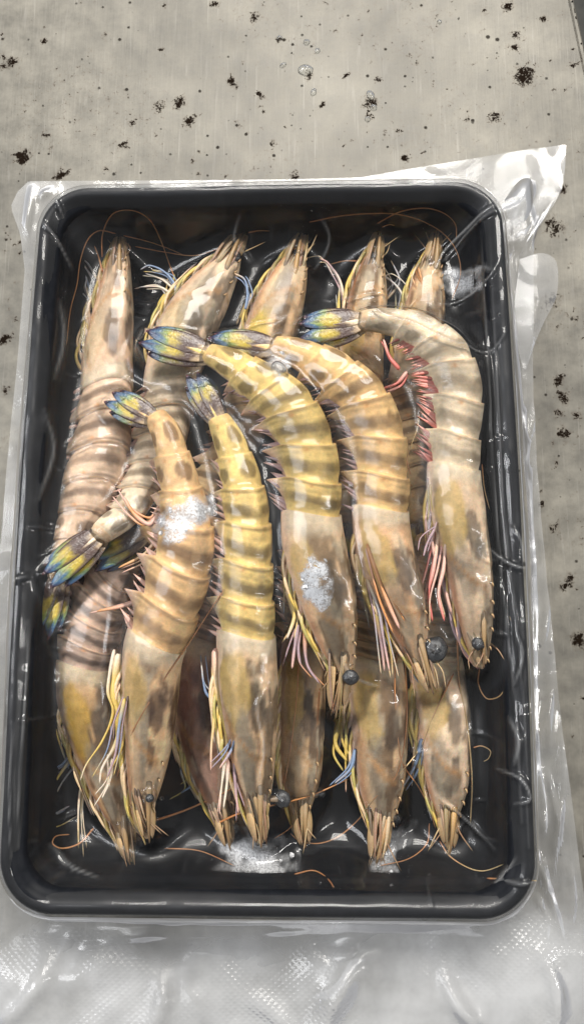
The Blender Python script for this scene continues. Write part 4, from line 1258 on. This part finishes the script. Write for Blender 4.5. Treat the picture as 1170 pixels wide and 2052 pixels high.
# ------------------------------------------------------------------ feelers lying under the film
ANT = [  # shrimp index, photo polyline, base radius
    (0, [(205, 515), (206, 470), (225, 430), (262, 421), (300, 440), (322, 480), (340, 530), (358, 575)], .00042),
    (0, [(232, 468), (200, 462), (178, 478), (162, 520), (155, 570), (142, 620), (134, 690)], .00040),
    (0, [(248, 472), (290, 482), (330, 495), (370, 512)], .00034), (0, [(206, 545), (198, 515), (190, 493)], .00060),
    (1, [(272, 494), (330, 505), (390, 512), (440, 497), (470, 480)], .00034), (1, [(498, 466), (520, 462), (540, 463)], .0004),
    (2, [(620, 445), (680, 433), (740, 428), (800, 430), (850, 445), (890, 470), (915, 505), (922, 550), (905, 600)], .00040),
    (2, [(715, 523), (690, 523), (660, 530)], .0005), (3, [(755, 448), (800, 425), (850, 417), (890, 428), (912, 450), (914, 480)], .00042),
    (3, [(765, 455), (780, 450), (790, 452)], .0004), (4, [(830, 535), (840, 560), (856, 580)], .0007),
    (5, [(188, 1660), (160, 1690), (125, 1700), (106, 1690), (112, 1676), (140, 1672)], .00050),
    (5, [(305, 1645), (330, 1638), (380, 1620), (450, 1588), (495, 1560)], .00055),
    (10, [(236, 1555), (270, 1460), (330, 1360), (375, 1295), (420, 1225), (450, 1180)], .00055),
    (11, [(432, 1652), (480, 1630), (540, 1615), (620, 1595), (700, 1560)], .00055), (11, [(490, 1450), (510, 1400), (522, 1360), (534, 1310)], .0003),
    (12, [(598, 1330), (594, 1400), (582, 1500), (570, 1570)], .00032), (12, [(640, 1380), (636, 1450), (634, 1540), (618, 1610), (580, 1660), (550, 1680)], .00038),
    (13, [(802, 1270), (792, 1340), (792, 1420), (798, 1490), (806, 1530), (840, 1580), (860, 1620), (872, 1660)], .00045),
    (13, [(806, 1275), (812, 1340), (815, 1420), (808, 1500), (790, 1560), (750, 1600), (720, 1640), (680, 1675), (640, 1690), (600, 1685), (582, 1670)], .00045),
    (14, [(908, 1350), (870, 1430), (840, 1500), (800, 1550), (745, 1605), (720, 1640)], .00045), (14, [(915, 1260), (920, 1370), (935, 1450), (945, 1560), (942, 1650)], .00055),
    (14, [(960, 1340), (958, 1370), (975, 1400), (1000, 1395), (1020, 1360), (1038, 1310), (1035, 1275), (1020, 1235)], .00036),
    (14, [(948, 1498), (965, 1495), (982, 1505), (978, 1520), (968, 1526)], .00036), (14, [(822, 950), (815, 920), (835, 860), (840, 830)], .0003),
    (9, [(880, 1685), (900, 1715), (940, 1740), (970, 1745), (1008, 1732)], .00036), (9, [(975, 1760), (1020, 1762), (1075, 1765)], .00040),
    (8, [(860, 1650), (855, 1690), (820, 1720), (760, 1735)], .00034), (7, [(590, 1752), (630, 1745), (660, 1765), (676, 1795)], .00042),
    (6, [(330, 1700), (400, 1705), (470, 1735)], .0003), (14, [(905, 990), (925, 1040), (935, 1080)], .0003), (14, [(965, 930), (970, 980), (980, 1020)], .0003),
]
for idx, poly, r in ANT:
    pp = [onfilm(x, y) for x, y in poly]
    light_c = lin(206, 176, 128) if idx in (9, 14) else lin(190, 134, 86)
    tube('antenna', pp, r * 0.72, r * 0.4, None, ROOTS[idx], n=max(14, len(pp) * 6), sides=6, col_stops=[lin(184, 122, 76), light_c, light_c * 0.85])

# ------------------------------------------------------------------ frost and frozen juice


def ice(name, outline, label, strength, below=0.0004, thick=0.0008, bump=0.0004):
    c = np.mean(outline, 0)
    sp_ = spline(np.array(list(outline) + [outline[0]]), 90)[:-1]
    V, A, R_ = [], [], np.random.RandomState(len(label))
    NR = 26
    for k in range(NR):
        s = k / (NR - 1)
        for m, p in enumerate(sp_):
            jit = 1 + 0.10 * float(fnoise(math.cos(m / 14.2) * 4 + c[0], math.sin(m / 14.2) * 4, 1.1, 3)) * s
            q = c + (p - c) * s * jit * 1.22
            w = onfilm(q[0], q[1], below)
            V.append((w[0], w[1], w[2] + bump * float(fnoise(w[0] * 700, w[1] * 700, 0.4, 2))))
            A.append(strength * float(1 - smooth(0.05, 0.95, np.array(s + 0.6 * float(fnoise(w[0] * 260, w[1] * 260, 8.1, 3))))))
    V = np.array(V)
    n = len(V)
    B = V - np.array([0, 0, thick])
    m = len(sp_)
    Fc = grid_faces(NR, m, True)
    Fa = [f[::-1] for f in Fc] + [tuple(i + n for i in f) for f in Fc]
    for j in range(m):
        k2 = (j + 1) % m
        Fa.append(((NR - 1) * m + j, (NR - 1) * m + k2, (NR - 1) * m + k2 + n, (NR - 1) * m + j + n))
    o = mesh_obj(name, np.concatenate([V, B]), Fa, M_ICE, None, np.repeat(np.array(A + A)[:, None], 3, 1))
    tag(o, label, 'ice', 'patches of ice under the film')
    bpy.context.view_layer.update()
    for q in range(int(14 * strength)):
        a, f = R_.uniform(0, 6.283), math.sqrt(R_.rand())
        m_ = int(R_.randint(len(sp_)))
        p = c + (sp_[m_] - c) * f
        w = onfilm(p[0], p[1], below + 0.0002)
        e = R_.uniform(0.0003, 0.0010)
        lump('crystal', w, e, e * R_.uniform(0.5, 1.6), e * 0.5, M_ICE, o, np.full((7 * 8, 3), R_.uniform(0.4, 1.0)), 6, 8, a, 0.5, q)
    return o


ice('ice_patch', [(436, 1690), (470, 1668), (520, 1672), (575, 1680), (590, 1710), (588, 1750), (592, 1780), (560, 1798), (520, 1785), (480, 1765), (440, 1768)],
    'large grey sheet of ice at the bottom centre of the tray', 0.42, 0.0022)
ice('ice_patch', [(735, 1680), (765, 1655), (800, 1650), (830, 1660), (828, 1690), (800, 1710), (798, 1770), (770, 1790), (740, 1760)],
    'narrow clear ice lump at the snout of the shrimp below centre right', 0.26, 0.0022)
ice('ice_patch', [(598, 1150), (625, 1120), (650, 1120), (662, 1160), (655, 1205), (628, 1220), (600, 1200)],
    'bright white frost spot on the head of the central shrimp', 1.3, 0.0003)
ice('ice_patch', [(310, 1050), (340, 1015), (372, 1005), (410, 985), (418, 1030), (408, 1070), (380, 1090), (335, 1085)],
    'white frost web on the back of the top left shrimp', 0.85, 0.0003)
ice('ice_patch', [(520, 690), (545, 680), (575, 700), (580, 745), (560, 768), (540, 750)], 'small clear blob of ice beside a tail fan near the top', 0.35, 0.0003)
ice('ice_patch', [(880, 545), (920, 530), (970, 545), (975, 575), (930, 590), (890, 575)], 'faint frost smear near the upper right tray corner', 0.35, 0.0006)

# air bubbles caught under the film
for k, (x, y, r) in enumerate([(288, 1584, 4), (290, 1604, 4), (315, 1642, 5), (325, 1600, 4), (275, 1706, 5), (430, 940, 3), (1000, 630, 4), (760, 1738, 6), (778, 1752, 5), (745, 1720, 4), (600, 1770, 4),
                               (860, 1755, 4), (238, 1650, 4), (520, 1625, 6), (985, 575, 4), (990, 640, 5), (560, 745, 17), (295, 1660, 7), (640, 1770, 4), (106, 1152, 9)]):
    c = onfilm(x, y, -0.0001)
    rm = r * MPP(c[2])
    lump('air_bubble', c, rm, rm * (1.5 if r > 10 else 1), rm * 0.45, M_DROP, bag, None, 8, 14, 0.4)

sc_ = lump('roe_bead', P(112, 938, 0.016), 0.0021, 0.0028, 0.0018, M_LIMB, None, np.tile(lin(206, 200, 160), (9 * 14, 1)), 8, 14, 0.4, 0.2, 3)
tag(sc_, 'small pale yellow bead lodged against the left tray wall', 'scrap')

# water drops standing on the steel above the tray
for k, (x, y, r, st) in enumerate([(614, 84, 7, 1.0), (636, 101, 6, 1.0), (612, 140, 13, 1.3), (567, 130, 5, 1.6), (628, 184, 6, 1.5), (742, 190, 8, 1.4), (748, 215, 7, 1.0), (560, 76, 6, 1.0), (736, 238, 6, 1.0), (880, 43, 5, 1.0)]):
    c = P(x, y, 0.0003)
    rm = r * MPP(0)
    w = lump('water_drop', c, rm, rm * st, rm * 0.45, M_DROP, None, None, 10, 18, k * 0.7, 0.15, k)
    tag(w, ['round water drop on the steel, topmost of those near the top centre', 'round water drop just below the topmost one on the steel',
            'largest water drop on the steel above the tray', 'oval water drop left of the largest one', 'oval water drop below the largest one',
            'long upper water drop of the three stacked right of the largest', 'middle water drop of the three stacked right of the largest', 'leftmost round water drop near the top centre',
            'lowest water drop of the three stacked right of the largest', 'lone tiny water drop near the top right of the steel'][k], 'water drop', 'water drops on the steel table')
